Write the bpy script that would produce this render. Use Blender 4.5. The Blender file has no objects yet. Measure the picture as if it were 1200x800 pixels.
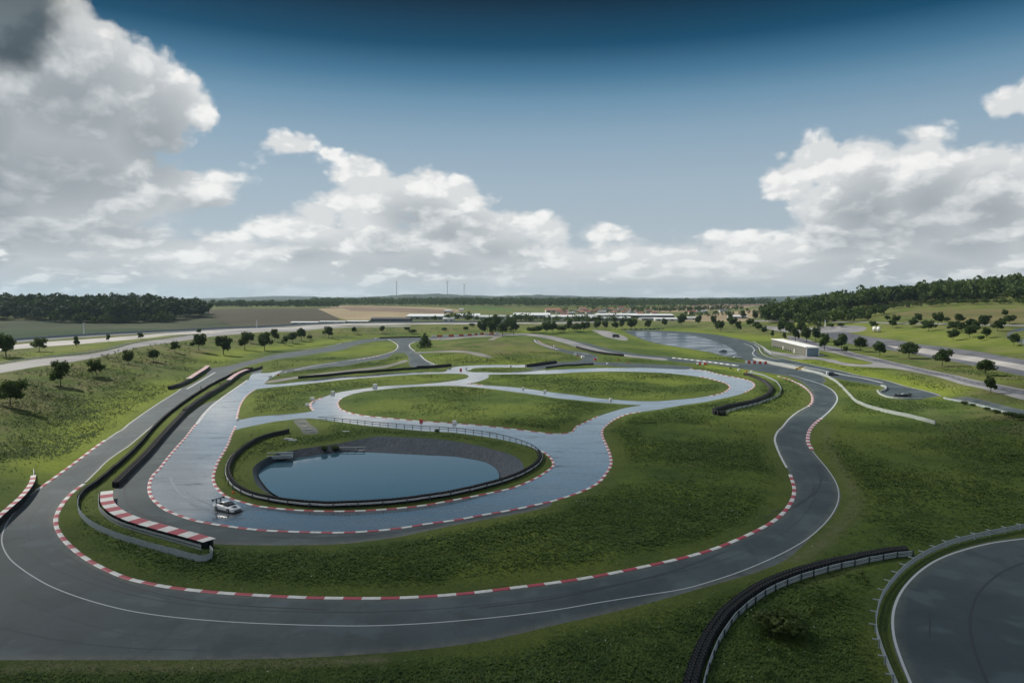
import bpy, bmesh, math, random
import numpy as np
from mathutils import Vector, Matrix, geometry
from mathutils.bvhtree import BVHTree
from mathutils.kdtree import KDTree
random.seed(7); RNG = np.random.default_rng(7)
S = bpy.context.scene
COL = S.collection
PI = math.pi

# ------------------------------------------------------------------ camera model of the photograph (1200 x 800)
FPX, HC, HORZ = 800.0, 35.0, 350.0
PITCH = math.atan((400 - HORZ) / FPX)
cp, sp_ = math.cos(PITCH), math.sin(PITCH)
def ray(px, py):
    u = (np.asarray(px, float) - 600) / FPX; v = (400 - np.asarray(py, float)) / FPX
    return np.stack([u, cp + v * sp_, -sp_ + v * cp], -1)      # x, y, z of the viewing direction
def gz(px, py, z):
    """ground point under a photo position on the level z"""
    r = ray(px, py); t = (z - HC) / r[..., 2]
    return r[..., 0] * t, r[..., 1] * t

# ------------------------------------------------------------------ terrain heights
ctrl = []
def cz(px, py, z):
    x, y = gz(px, py, z); ctrl.append((float(x), float(y), z))
def cd(px, D, z):
    ctrl.append(((px - 600) / FPX * D, D, z))
for py, x0, x1 in ((433, 300, 960), (445, 270, 1010), (462, 190, 1060), (485, 160, 1050), (515, 120, 1120), (550, 60, 1200), (600, 20, 1330), (680, -250, 1400), (790, -250, 1400), (1000, -250, 1400)):
    n = max(3, int((x1 - x0) / 110))
    for i in range(n + 1): cz(x0 + (x1 - x0) * i / n, py, 0.0)
for p in ((0,432,8),(60,422,8),(120,412,8),(200,398,7.5),(266,390,7),(333,387,6.5),(400,383,6),(450,382,5.5),(520,381,5),(600,380.5,4.5),(700,379,4),(-150,465,9),(-150,520,5),(-150,600,1),
          (0,408,9),(100,400,9),(200,392,8.5),(300,386.5,8),(400,380.5,7),(500,379.5,5.5),(600,378.5,5),
          (0,572,0.4),(30,530,0.4),(60,500,0.4),(100,478,.3),(150,459,.3),(195,447,.2),(225,432,.2),(260,418,.3),(300,410,.3),(350,404,.3),(400,396,.5),(450,394,.3),(500,393,.2),(560,390,.5),(620,390,.5),(700,389,.5),(780,387,.5),
          (0,480,5),(0,450,7.2),(60,450,4.6),(60,432,7),(110,436,4.8),(110,422,7),(165,420,4.5),(170,407,7),(215,411,4),(270,398,5),(330,394,4.5),(400,390,3.5),(450,388,3.2),(520,387,2.8),
          (500,402,0),(560,401,4.6),(600,403,4.2),(540,407,3.4),(620,411,2.4),(575,412,2.6),(640,398,0),(600,425,0),(540,424,0),(500,418,0),(470,410,0),(430,406,1.0),(440,425,0),(400,412,.3),(380,430,0),(350,425,0),
          (700,400,0),(650,392,0),(740,407,0.6),(780,413,.3),(800,395,0),(850,405,0),(900,415,0),(950,430,0),(1000,440,0),(1060,455,0),(960,418,.3),(900,400,.3),
          (1000,425,1),(1000,414,1.4),(1050,432,2),(1100,443,3),(1150,455,3.6),(1200,465,4.2),(1100,434,3),(1200,455,4.4),(960,405,.8),(1110,467,.5),(1150,478,2),(1200,489,3),(1200,520,.6),(1330,560,1),
          (1100,416,3.2),(1150,425,4),(1200,438,4.8),(1000,400,1.6),(1050,408,2.4)):
    cz(*p)
for p in ((900,700,5),(900,1000,8),(1000,450,2.4),(1000,600,9),(1000,750,18),(1000,900,27),(1100,420,5.5),(1100,550,14),(1100,680,23),(1100,900,37),(1200,315,6),(1200,430,12.5),(1200,620,25.7),(1200,900,47),(1350,300,10),(1350,620,32),(1350,900,54),
          (1000,1400,22),(1100,1400,30),(1200,1400,38),(900,1500,10),(800,800,1.5),(800,1100,3),
          (0,620,5),(0,760,2.5),(0,860,5),(0,1100,17),(120,700,4.5),(120,860,4),(120,1050,15),(220,800,4),(220,1000,10),(-200,860,5),(-200,1100,17),(300,720,5),(300,1000,8),(300,1500,12.5),(400,760,6),(400,1500,11),(500,900,5),(500,1500,8),
          (650,800,3),(650,1200,4),(650,1600,6),(450,2000,11),(600,2000,10),(750,2000,9),(900,2000,9),(200,1700,12),(100,1900,16),
          (300,2600,15),(600,2600,17),(900,2600,14),(1200,2600,26),(0,2600,22),(-200,2600,22),(1400,2600,30),
          (-200,5000,14),(200,5000,14),(600,5000,14),(1000,5000,14),(1400,5000,14),(0,12000,14),(600,12000,14),(1200,12000,14)):
    cd(*p)
for a in (80, 110, 140, 180, 220, 250, 280):
    for D in (60, 200, 600, 2500, 9000): ctrl.append((D * math.sin(math.radians(a)), D * math.cos(math.radians(a)), 0 if D < 1000 else 12))
for a in range(0, 360, 40): ctrl.append((15 * math.sin(math.radians(a)), 15 * math.cos(math.radians(a)), 0.0))
CT = np.array(ctrl)
def emb(x, y):
    D = np.sqrt(x * x + y * y) + 1e-6
    return np.stack([x / D * 1.3, y / D * 1.3, 0.75 * np.log(D)], -1)
CE = emb(CT[:, 0], CT[:, 1])
def kern(a, b):
    d2 = (a * a).sum(1)[:, None] + (b * b).sum(1)[None] - 2 * a @ b.T
    return np.sqrt(np.maximum(d2, 0) + 0.0004)
WT = np.linalg.solve(kern(CE, CE) + np.eye(len(CE)) * 2e-3, CT[:, 2] )
def hgt(x, y):
    x = np.asarray(x, float).ravel(); y = np.asarray(y, float).ravel(); out = np.empty(len(x))
    for i in range(0, len(x), 20000):
        out[i:i+20000] = kern(emb(x[i:i+20000], y[i:i+20000]), CE) @ WT
    return out
DS = 42 * 1.0125 ** np.arange(0, 460)
def unp(pts):
    """photo positions -> points on the terrain"""
    P = np.array(pts, float).reshape(-1, 2); r = ray(P[:, 0], P[:, 1]); r = r / r[:, 1:2]
    X = r[:, 0:1] * DS; Y = np.broadcast_to(DS, X.shape); Z = HC + r[:, 2:3] * DS
    h = hgt(X, Y).reshape(X.shape); d = Z - h
    out = []
    for i in range(len(P)):
        k = np.nonzero(d[i] <= 0)[0]
        if len(k) == 0: k = len(DS) - 1; out.append((X[i, k], Y[i, k])); continue
        k = k[0]
        if k == 0: out.append(tuple(float(v) for v in gz(P[i, 0], P[i, 1], 0))); continue
        a = d[i, k-1] / (d[i, k-1] - d[i, k])
        out.append((X[i, k-1] + a * (X[i, k] - X[i, k-1]), Y[i, k-1] + a * (Y[i, k] - Y[i, k-1])))
    return np.array(out)
def unpz(pts, z):
    P = np.array(pts, float); x, y = gz(P[:, 0], P[:, 1], z); return np.stack([x, y], -1)
def smooth(P, closed=False, k=.010, dmin=.5):
    """centripetal curve through ground points, sampled finer where it is near"""
    P = [np.array(p, float) for p in P]; n = len(P); out = []
    rng = range(n) if closed else range(n - 1)
    for i in rng:
        p1, p2 = P[i], P[(i + 1) % n]
        p0 = P[(i - 1) % n] if closed or i > 0 else 2 * p1 - p2
        p3 = P[(i + 2) % n] if closed or i < n - 2 else 2 * p2 - p1
        t1 = max(np.linalg.norm(p1 - p0), 1e-3) ** .5; t2 = t1 + max(np.linalg.norm(p2 - p1), 1e-3) ** .5; t3 = t2 + max(np.linalg.norm(p3 - p2), 1e-3) ** .5
        L = np.linalg.norm(p2 - p1); step = max(dmin, np.linalg.norm(p1) * k); m = max(1, int(round(L / step)))
        for j in range(m):
            t = t1 + (t2 - t1) * j / m
            a1 = (t1 - t) / t1 * p0 + t / t1 * p1; a2 = (t2 - t) / (t2 - t1) * p1 + (t - t1) / (t2 - t1) * p2; a3 = (t3 - t) / (t3 - t2) * p2 + (t - t2) / (t3 - t2) * p3
            b1 = (t2 - t) / t2 * a1 + t / t2 * a2; b2 = (t3 - t) / (t3 - t1) * a2 + (t - t1) / (t3 - t1) * a3
            out.append((t2 - t) / (t2 - t1) * b1 + (t - t1) / (t2 - t1) * b2)
    if not closed: out.append(P[-1])
    return np.array(out)
def inpoly(pts, poly):
    x, y = pts[:, 0], pts[:, 1]; r = np.zeros(len(pts), bool); n = len(poly)
    mn, mx = poly.min(0), poly.max(0); m = (x >= mn[0]) & (x <= mx[0]) & (y >= mn[1]) & (y <= mx[1]); idx = np.nonzero(m)[0]
    if len(idx) == 0: return r
    xs, ys = x[idx], y[idx]; c = np.zeros(len(idx), bool); a = poly; b = np.roll(poly, -1, 0)
    for (x1, y1), (x2, y2) in zip(a, b):
        if y1 == y2: continue
        k = ((y1 > ys) != (y2 > ys)) & (xs < (x2 - x1) * (ys - y1) / (y2 - y1) + x1); c ^= k
    r[idx] = c; return r
def vnoise(x, y, seed=0):
    """smooth value noise, -1..1"""
    def hsh(i, j):
        v = np.sin(i * 127.1 + j * 311.7 + seed * 74.7) * 43758.5453; return (v - np.floor(v)) * 2 - 1
    i, j = np.floor(x), np.floor(y); f, g = x - i, y - j; f = f*f*(3-2*f); g = g*g*(3-2*g)
    return (hsh(i, j)*(1-f) + hsh(i+1, j)*f)*(1-g) + (hsh(i, j+1)*(1-f) + hsh(i+1, j+1)*f)*g

# ------------------------------------------------------------------ traced regions, painted in this order
REG = []   # (class, polygon in ground points)
def reg(cls, px, smoothed=True, z=None):
    w = unp(px) if z is None else unpz(px, z)
    REG.append((cls, smooth(w, True) if smoothed else w))
# far fields first
reg('field_dark', [(-60,402),(40,396),(140,389.5),(240,385.5),(330,382),(395,378),(400,368),(372,363),(300,362.5),(240,363),(150,372),(-60,376)], False)
reg('field_green', [(-60,404),(40,398),(140,391),(240,386.5),(150,384.5),(60,386),(-60,388)], False)
reg('field_brown2', [(240,362.6),(300,361.8),(372,361.5),(400,368),(395,378),(330,382),(270,381),(250,372)], False)
reg('field_tan', [(372,362),(395,372),(405,374.5),(440,375),(480,371),(520,369),(545,364),(520,360.5),(440,358),(400,357.5)], False)
reg('field_brown', [(400,360),(412,364),(450,365),(500,367),(528,367),(536,364),(500,362),(440,359.5)], False)
reg('field_bright', [(540,359.5),(560,358),(585,360),(603,363),(600,365.5),(560,363)], False)
reg('field_tan', [(895,357.5),(905,360),(870,364),(835,367),(810,371),(800,376),(870,377),(890,370),(905,365),(912,359)], False)
reg('field_tan', [(755,361),(800,358.5),(880,355),(900,357),(860,362),(820,365),(770,366)], False)
reg('field_brown', [(805,357.5),(840,356),(900,355.5),(900,358),(850,359.5)], False)
reg('field_bright', [(806,366),(830,364),(828,368),(812,369)], False)
reg('field_olive', [(1030,368),(1080,364),(1160,362),(1260,361),(1300,374),(1200,378),(1150,380),(1120,377),(1080,372)], False)
# motorway and service roads
reg('concrete', [(-120,426),(0,406.5),(17,404),(60,400),(100,397.5),(166,392.6),(233,388),(333,383.5),(400,379.3),(480,378.4),(600,377.8),(700,377.2),(700,378.2),(600,379.2),(480,380.2),(400,382),(333,386),(233,391),(166,396.6),(100,402.5),(60,405.5),(17,409),(0,411),(-120,433)])
reg('dark_lane', [(-120,416),(0,401),(17,399),(100,393.3),(200,388.2),(300,383.5),(400,378.3),(480,377.6),(600,377),(600,377.7),(480,378.2),(400,379.1),(300,384.6),(200,389.6),(100,395.2),(17,401.3),(0,403.5),(-120,420)])
reg('pale_road', [(-120,448),(0,427),(40,421),(100,415),(166,400.5),(200,396),(233,391.8),(266,388.4),(333,385.6),(400,382.6),(480,381.6),(480,382.4),(400,384),(333,388.6),(266,392.4),(233,396.4),(200,401.4),(166,406),(100,421),(40,430),(0,437),(-120,462)])
# skid pad, pit area, lanes on the right
reg('asphalt', [(735,387.4),(760,386.6),(790,388),(830,391),(860,396),(875,399),(890,404),(897,408.5),(905,415),(920,420.5),(950,427.3),(985,434.5),(1010,440.5),(1040,446),(1075,456),(1103,464),(1090,465.5),(1078,467.5),(1060,467.5),(1040,465.5),(1030,461.5),(1028,458.5),(1035,455.5),(1030,452),(1000,447),(967,441),(968,446),(965,450),(975,456),(982,467),(972,483),(955,499),(945,512),(925,520),(908,515),(912,505),(925,490),(947,476),(952,462),(943,450),(925,441),(905,437.5),(885,434.5),(870,432),(850,429),(828,426),(800,424.6),(785,422.5),(750,419),(732,417.3),(720,416),(700,412.5),(680,407.5),(660,401),(645,396.3),(625,393.6),(600,392.5),(560,394),(520,397),(495,398.5),(495,396),(530,393.5),(560,391.4),(600,390.6),(625,391.4),(650,394),(675,399.5),(690,402.5),(705,406.6),(720,410.4),(735,412.6),(750,415),(780,417.6),(800,419.3),(825,421.3),(850,423.3),(872,425.5),(880,424.5),(870,421),(850,417.3),(830,412.3),(800,407.3),(778,404),(760,400),(742,393)])
reg('ground', [(890,406),(884,403.5),(878,401),(883,403),(893,409),(896,413),(905,417.5),(915,420.3),(905,419.5),(893,416),(887,411)])
reg('pale_road', [(590,392.8),(618,390.8),(640,392.8),(665,398),(690,405.5),(712,411.5),(734,415.5),(750,417.3),(780,420),(780,422.3),(750,419.5),(732,417.6),(706,413.4),(680,408.2),(660,401.5),(640,396.4),(618,393.4)])
reg('concrete', [(883,419.6),(905,424.2),(950,433),(965,437.2),(965,438.6),(950,436),(905,427.2),(883,421.6)])
reg('pale_road', [(695,386.5),(708,387.2),(722,390.4),(735,396),(733,399),(722,397.5),(708,394),(700,390)])
# right-hand roads
reg('pale_road', [(924,393.5),(940,396),(960,402),(980,407),(1000,413),(1025,418.6),(1050,424.6),(1100,435.6),(1150,446.6),(1200,456),(1330,478),(1330,492),(1200,468.3),(1175,461.6),(1150,455),(1100,442),(1075,436.5),(1040,431),(1010,429.6),(990,428),(975,424.6),(955,421),(940,421),(900,413),(896,409.5),(915,413),(955,418),(975,420.8),(990,424.8),(1010,427),(1022,426.3),(1010,421.6),(985,415.4),(960,410),(940,403),(924,397)])
reg('road', [(924,394.5),(940,397),(960,403),(980,408),(1000,414),(1025,419.8),(1050,425.6),(1100,436.8),(1150,448),(1200,457.5),(1330,480),(1330,487),(1200,463),(1150,452),(1100,440.2),(1050,429),(1025,423.5),(1000,417.8),(980,412),(960,407),(940,400.5),(924,396)])
reg('road', [(940,383),(970,386),(1000,391),(1030,396),(1060,400),(1100,405.6),(1150,412.4),(1200,421),(1330,442),(1330,463),(1200,440.5),(1170,434),(1130,426),(1080,416.5),(1035,409),(1000,403),(970,394)])
reg('concrete', [(1040,404.5),(1075,407.5),(1100,411),(1150,419),(1200,427.3),(1330,449),(1330,456),(1200,434),(1150,425.4),(1100,417.4),(1075,413)])
reg('pale_road', [(895,382),(910,382.5),(940,384),(985,381.5),(1008,382),(1016,385),(1005,389),(970,389),(930,389.5),(905,386.5)])
reg('pale_road', [(880,375.3),(950,376),(1030,377.3),(1110,378.8),(1200,380.4),(1260,381.5),(1260,383),(1200,382),(1110,380.2),(1030,378.6),(950,377.2),(880,376.3)])
reg('asphalt', [(1260,378),(1200,383.6),(1186,387),(1179.5,392.5),(1184,398.6),(1200,402.5),(1260,408),(1260,404),(1203,399),(1189,395.6),(1185,392),(1190,389),(1205,387),(1260,384)])
reg('asphalt', [(1114,466),(1130,464.8),(1150,468),(1175,474.4),(1200,480),(1330,505),(1330,515),(1200,489),(1185,484.6),(1150,475.6),(1125,469)])
# back circuit: upper left loop, junction
reg('asphalt', [(290,423),(325,414.6),(350,411.2),(375,408.2),(400,402.6),(420,398.6),(440,396.6),(460,395.8),(495,395.8),(496,399),(486,401),(479.5,404),(481,408),(487,412),(493,416),(500,423),(510,427),(522,428.6),(520,431),(490,431),(478,418),(473,413.5),(466,413.5),(450,420.5),(425,424),(400,429),(375,431.2),(350,434.5),(330,437.5),(312,441),(300,449),(285,456),(262,466),(235,475),(222,484),(200,502),(185,520),(165,540),(150,558),(142,566),(134,573),(130,583),(128,592),(136,602),(150,610),(175,619),(200,627),(225,633),(250,637),(300,638.5),(350,638.5),(400,637),(433,633.5),(466,629),(500,622),(533,615),(566,609),(600,603),(633,596),(645,592),(640,580),(500,600),(300,590),(240,560),(290,500),(300,452),(305,430),(272,443),(270,437),(285,430),(300,426),(325,420.5),(350,417.5),(375,413.6),(400,410),(425,402.4),(444,399.4),(458,399),(466,404.6),(466,408),(460,412),(450,415),(412,421),(375,426.4),(350,430.5),(330,434),(310,437),(300,437.5),(280,436),(268,440),(250,448),(225,464),(212,474),(200,484),(177,501),(150,523.5),(140,530),(125,541),(115,551),(105,561),(90,574.5),(78,586),(68,600),(66,610),(68,620),(75,631),(85,641),(100,653),(120,665),(150,677),(200,687),(250,693),(300,696.5),(350,699),(400,700),(450,700),(500,698),(550,694),(600,688),(650,682),(700,674),(750,664),(800,653),(835,643),(870,629),(900,614),(915,603),(925,590),(931,577),(930,568),(922,548),(911,526),(908,515),(930,505),(949,510),(947,518),(952,528),(959,536),(971,550),(981,566),(985,580),(982,594),(971,610),(951,629),(940,640),(920,656),(890,669),(850,681),(800,695),(750,709),(700,721),(650,732),(600,744),(560,752),(500,760),(400,768),(300,772),(200,773),(100,773),(0,773),(-200,774),(-200,700),(-60,650),(0,616),(20,594),(43,573.5),(60,562),(75,551),(90,540),(110,525),(125,515),(135,508),(145,502),(150,497),(165,486),(185,472.5),(205,460),(212,455),(226,449),(241,440),(247,431.5),(265,429)])
reg('path', [(486,412.6),(505,411.6),(520,411),(538,410.6),(552,411.6),(565,414),(577,418.4),(574,419.2),(560,416.8),(548,413.9),(535,412.7),(520,412.6),(500,413.4),(489,414)])
reg('path', [(500,397.5),(540,394.5),(578,391.5),(592,392.6),(584,395.5),(576,398.6),(572,398),(575,394.6),(560,395),(520,398.3)])
reg('path', [(305,448.5),(330,443.6),(350,440.6),(400,434.4),(450,428.4),(475,421.5),(478,423),(465,427),(450,431),(400,436.6),(350,443),(320,448)])
# asphalt strips of the middle
reg('asphalt', [(627,397.5),(633,401),(640,403.6),(655,407.6),(667,410.8),(680,411.8),(690,413.6),(698,416.4),(700.5,421),(697,423.6),(720,424.6),(750,426),(775,427.2),(800,428.5),(812,430.5),(800,433),(770,432),(735,430),(700,427.8),(670,428),(650,429),(640,431),(628,434.5),(605,437),(600,434),(620,430),(635,427.5),(655,424),(672,423.4),(682,421.4),(682,419),(674,416),(660,412.6),(645,409),(632,403.5),(625,399)])
# wet circuit
reg('wet', [(290,446),(275,456),(262,465),(250,474),(240,484),(230,498),(227,500),(218,512),(208,523),(197,536),(187,549),(180,556),(176,565),(175,573),(177,581),(183,588),(195,597),(212,604),(230,609.5),(255,614),(300,620),(333,622),(400,623.5),(433,622),(466,619),(500,613.5),(533,609),(566,603),(600,597),(633,590),(650,586),(683,575),(700,566),(710,555),(716,543),(715,533),(710,520),(706,510),(706,503),(711,498),(720,491),(735,485),(750,482.5),(775,479),(800,474.5),(825,471),(850,466),(870,461),(880,456),(884,452),(882,448),(875,445),(862,442),(850,440),(837,437),(825,434),(810,432.6),(800,432.6),(750,431),(700,431.2),(675,432),(650,433),(632,434),(615,436),(600,436.5),(575,436.3),(555,435),(556,431.2),(575,430.3),(618,430),(622,427.5),(600,427.3),(560,427.8),(535,429.5),(525,432),(520,435.6),(500,436),(475,436.6),(450,437.5),(425,440),(400,441),(375,444),(350,447.4),(325,450),(312,450),(322,440),(330,434),(315,437),(300,437)])
reg('wet_pad', [(741,390),(752,388.4),(775,389.4),(800,391.5),(825,396),(845,402),(858,409),(862,415),(850,417),(835,413),(800,407.2),(778,403.5),(757,398)])
# grass islands
reg('ground', [(300,456),(325,453),(350,450.6),(375,448),(400,445),(425,443),(450,441),(475,439.3),(500,438),(525,437.6),(542,438),(549,440),(545,443.5),(525,447),(500,449.5),(475,451),(450,452.3),(420,456),(395,460),(380,465),(368,470),(363,474),(365,479),(367,481.5),(350,484),(325,486),(300,488),(285,491),(278,492),(279,484),(281,476),(286,467),(292,461)])
reg('ground', [(575,438.6),(600,438.6),(625,438.2),(650,437.6),(675,436.2),(700,435.3),(730,435.2),(750,435.6),(780,437),(800,439),(820,441.5),(840,446),(850,449),(855,453.5),(852,457),(845,461),(830,464),(812,466.5),(790,468.5),(770,470),(750,470),(725,468.5),(700,466.5),(675,463),(650,460),(625,456.5),(600,453.5),(575,451.7),(550,449.5),(560,447),(570,443.5),(573,441),(572,439.4)])
reg('ground', [(396,473),(400,467),(412,462),(425,459),(440,457),(475,453.5),(500,452.3),(530,452),(550,453),(575,455.5),(600,458.7),(625,462),(650,466),(675,468.5),(700,471),(725,473),(745,474.2),(752,474.4),(735,477.4),(715,483),(700,488),(685,495),(675,500),(673,503),(670,506),(665,507),(650,508.2),(630,506),(610,503.4),(590,501),(570,499),(550,497),(530,495.5),(500,493.5),(475,491.5),(450,489),(430,487),(415,484.5),(405,481.5),(398,478)])
reg('ground', [(273,505),(285,501),(300,498),(320,494),(340,491.5),(355,490),(370,490.5),(385,492.5),(400,494.5),(430,498.5),(460,501.5),(500,505),(530,506.5),(550,509),(575,512.5),(600,517.5),(620,523),(635,528.5),(643,534),(647,539),(648.5,545),(645,549),(638,554),(630,559),(615,566),(600,571.5),(585,575.5),(566,579),(533,585),(500,591),(466,595),(433,597.4),(400,598.4),(366,598),(333,596),(300,592),(285,588),(272,584),(262,579),(255,572),(251,566),(250,558),(252,550),(256,540),(262,530),(267,521),(271,510)])
reg('ground', [(546,434.6),(560,432),(580,431),(618,431),(626,431.8),(618,434),(600,435.4),(575,435.6),(556,436)])
reg('ground', [(634,433.2),(650,430.4),(700,429.2),(735,430),(750,430.3),(735,430.7),(700,430.6),(675,431.3),(650,432.3)])
reg('ground', [(750,420.6),(785,423.8),(800,425.5),(830,427.6),(855,430.6),(880,434),(872,437),(850,433.5),(830,430.4),(812,429.6),(800,427.6),(775,426.2),(750,425),(720,423.5),(705,422.5),(702,420),(712,418),(730,419.4)])
reg('bare', [(270,488.5),(272,489)] if False else [(346,491.5),(356,490.5),(362,496),(372,503),(370,508),(358,508.5),(352,502)])
# far right bottom track
reg('asphalt', [(1330,612),(1200,629),(1160,634.5),(1125,643.4),(1100,653.4),(1079,665.5),(1060,684),(1050,700),(1044,720),(1045,746),(1052,772),(1066,804),(1085,850),(1130,960),(1400,960),(1500,800)])
# pond: clay liner then water bed
RIM = [(296,552),(299,545),(318,534),(345,527),(393,520),(420,515),(444,511),(470,512),(510,514),(545,519),(580,527),(600,533),(612,542),(613,550),(605,556),(590,560.5),(560,570),(520,578.5),(470,586),(400,590.5),(350,588),(318,580),(302,569)]
WAT = [(304.5,556),(306,551),(312,546),(322,542),(340,538),(360,535),(380,532),(400,530.5),(430,530),(460,531.5),(500,533.5),(530,535),(550,538),(565,541),(577,547),(583,555),(583,560),(576,566),(552,573),(515,580),(468,587),(400,591),(352,588.5),(324,579),(310,566)]
ZW = -1.3
reg('liner', RIM)
reg('pond_floor', WAT, True, ZW)
# ------------------------------------------------------------------ node helpers
def mat(name, col=(.5,.5,.5), rough=.8, metal=0, spec=None):
    m = bpy.data.materials.new(name); m.use_nodes = True
    b = m.node_tree.nodes['Principled BSDF']; b.inputs['Base Color'].default_value = (*col, 1); b.inputs['Roughness'].default_value = rough; b.inputs['Metallic'].default_value = metal
    if spec is not None: b.inputs['Specular IOR Level'].default_value = spec
    return m
class NT:
    def __init__(s, m): s.t = m.node_tree; s.n = s.t.nodes; s.b = s.n.get('Principled BSDF')
    def _set(s, sock, v):
        if isinstance(v, bpy.types.NodeSocket): s.t.links.new(v, sock)
        elif v is not None:
            if hasattr(sock.default_value, '__len__') and not hasattr(v, '__len__'): v = (v,) * len(sock.default_value)
            if hasattr(v, '__len__') and len(sock.default_value) == 4 and len(v) == 3: v = (*v, 1)
            sock.default_value = v
    def math(s, op, a, b=None, c=None, clamp=False):
        n = s.n.new('ShaderNodeMath'); n.operation = op; n.use_clamp = clamp; s._set(n.inputs[0], a)
        if b is not None: s._set(n.inputs[1], b)
        if c is not None: s._set(n.inputs[2], c)
        return n.outputs[0]
    def vm(s, op, a, b=None, scale=None):
        n = s.n.new('ShaderNodeVectorMath'); n.operation = op; s._set(n.inputs[0], a)
        if b is not None: s._set(n.inputs[1], b)
        if scale is not None: s._set(n.inputs['Scale'], scale)
        return n.outputs['Value'] if op in ('LENGTH', 'DOT_PRODUCT', 'DISTANCE') else n.outputs['Vector']
    def mix(s, f, a, b, mode='MIX'):
        n = s.n.new('ShaderNodeMix'); n.data_type = 'RGBA'; n.blend_type = mode; n.clamp_factor = True; s._set(n.inputs[0], f); s._set(n.inputs[6], a); s._set(n.inputs[7], b); return n.outputs[2]
    def mixf(s, f, a, b):
        n = s.n.new('ShaderNodeMix'); n.data_type = 'FLOAT'; s._set(n.inputs[0], f); s._set(n.inputs[2], a); s._set(n.inputs[3], b); return n.outputs[0]
    def noise(s, vec, scale, detail=3, rough=.55, dist=0, dim='3D', out='Fac'):
        n = s.n.new('ShaderNodeTexNoise'); n.noise_dimensions = dim; s._set(n.inputs['Vector'], vec); s._set(n.inputs['Scale'], scale); n.inputs['Detail'].default_value = detail; n.inputs['Roughness'].default_value = rough; n.inputs['Distortion'].default_value = dist
        return n.outputs[out]
    def vor(s, vec, scale, feature='F1', detail=0, rough=.5, dim='3D', out='Distance'):
        n = s.n.new('ShaderNodeTexVoronoi'); n.voronoi_dimensions = dim; n.feature = feature; s._set(n.inputs['Vector'], vec); s._set(n.inputs['Scale'], scale)
        n.inputs['Detail'].default_value = detail; n.inputs['Roughness'].default_value = rough
        return n.outputs[out]
    def mapr(s, v, a, b, c=0, d=1, smooth=False):
        n = s.n.new('ShaderNodeMapRange'); n.interpolation_type = 'SMOOTHSTEP' if smooth else 'LINEAR'
        for k, x in zip(('Value', 'From Min', 'From Max', 'To Min', 'To Max'), (v, a, b, c, d)): s._set(n.inputs[k], x)
        return n.outputs[0]
    def ramp(s, f, stops, interp='LINEAR'):
        n = s.n.new('ShaderNodeValToRGB'); n.color_ramp.interpolation = interp; e = n.color_ramp.elements
        while len(e) < len(stops): e.new(.5)
        for k, (p, c) in zip(e, stops): k.position = p; k.color = (*c, 1) if len(c) == 3 else c
        s._set(n.inputs[0], f); return n.outputs[0]
    def xyz(s, v):
        n = s.n.new('ShaderNodeSeparateXYZ'); s._set(n.inputs[0], v); return n.outputs
    def comb(s, x, y, z):
        n = s.n.new('ShaderNodeCombineXYZ')
        for i, v in enumerate((x, y, z)): s._set(n.inputs[i], v)
        return n.outputs[0]
    def pos(s): return s.n.new('ShaderNodeNewGeometry').outputs['Position']
    def obj(s): return s.n.new('ShaderNodeTexCoord').outputs['Object']
    def bump(s, h, strength=.5, dist=.1):
        n = s.n.new('ShaderNodeBump'); n.inputs['Strength'].default_value = strength; n.inputs['Distance'].default_value = dist; s._set(n.inputs['Height'], h); s.t.links.new(n.outputs[0], s.b.inputs['Normal'])
    def base(s, c): s._set(s.b.inputs['Base Color'], c)
    def rough(s, c): s._set(s.b.inputs['Roughness'], c)

M = {}
# grass ground: mown verge, meadow, dry patches
def m_ground():
    m = mat('grass_ground', rough=.95, spec=.15); k = NT(m); p = k.pos()
    big = k.noise(p, .018, 4, .6); mid = k.noise(p, .11, 5, .65); fine = k.noise(p, .9, 5, .7); vf = k.noise(p, 3.2, 4, .7)
    c = k.mix(k.mapr(mid, .38, .62), (.046, .088, .014), (.092, .142, .022))
    c = k.mix(k.mapr(big, .44, .60, 0, .9), c, (.150, .195, .032))
    c = k.mix(k.mapr(fine, .52, .72, 0, .6), c, (.12, .13, .045))
    c = k.mix(k.mapr(vf, .35, .65, .55, 0), c, (.026, .044, .012))
    # tone by height: dry grass on the banks
    z = k.xyz(p)[2]
    bank = k.math('MULTIPLY', k.mapr(z, .9, 2.6), k.mapr(k.noise(p, .07, 5, .65), .40, .60))
    c = k.mix(k.math('MULTIPLY', bank, .75), c, (.150, .138, .064))
    at = k.n.new('ShaderNodeAttribute'); at.attribute_name = 'edge'      # distance to the nearest track edge
    e = at.outputs['Fac']; c = k.mix(k.mapr(e, .0, 5.0, .45, 0), c, (.072, .088, .030))
    at3 = k.n.new('ShaderNodeAttribute'); at3.attribute_name = 'sun_tint'; c = k.mix(k.math('MULTIPLY', at3.outputs['Fac'], k.mapr(k.math('ADD', fine, k.math('MULTIPLY', mid, .6)), .55, 1.0, .35, 1.)), c, (.200, .250, .030))  # sunlit strips painted into the grass colour, brighter yellow-green
    at2 = k.n.new('ShaderNodeAttribute'); at2.attribute_name = 'worn'; c = k.mix(k.math('MULTIPLY', at2.outputs['Fac'], k.mapr(fine, .35, .6, .15, .9)), c, (.15, .145, .085))
    w = k.vor(p, .45); c = k.mix(k.math('MULTIPLY', k.mapr(w, .06, .03), k.mapr(k.noise(p, .05, 2), .52, .62)), c, (.42, .44, .36))
    k.base(c); k.bump(k.math('ADD', fine, k.math('MULTIPLY', vf, .6)), .9, .35)
    return m
M['ground'] = m_ground()
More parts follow.
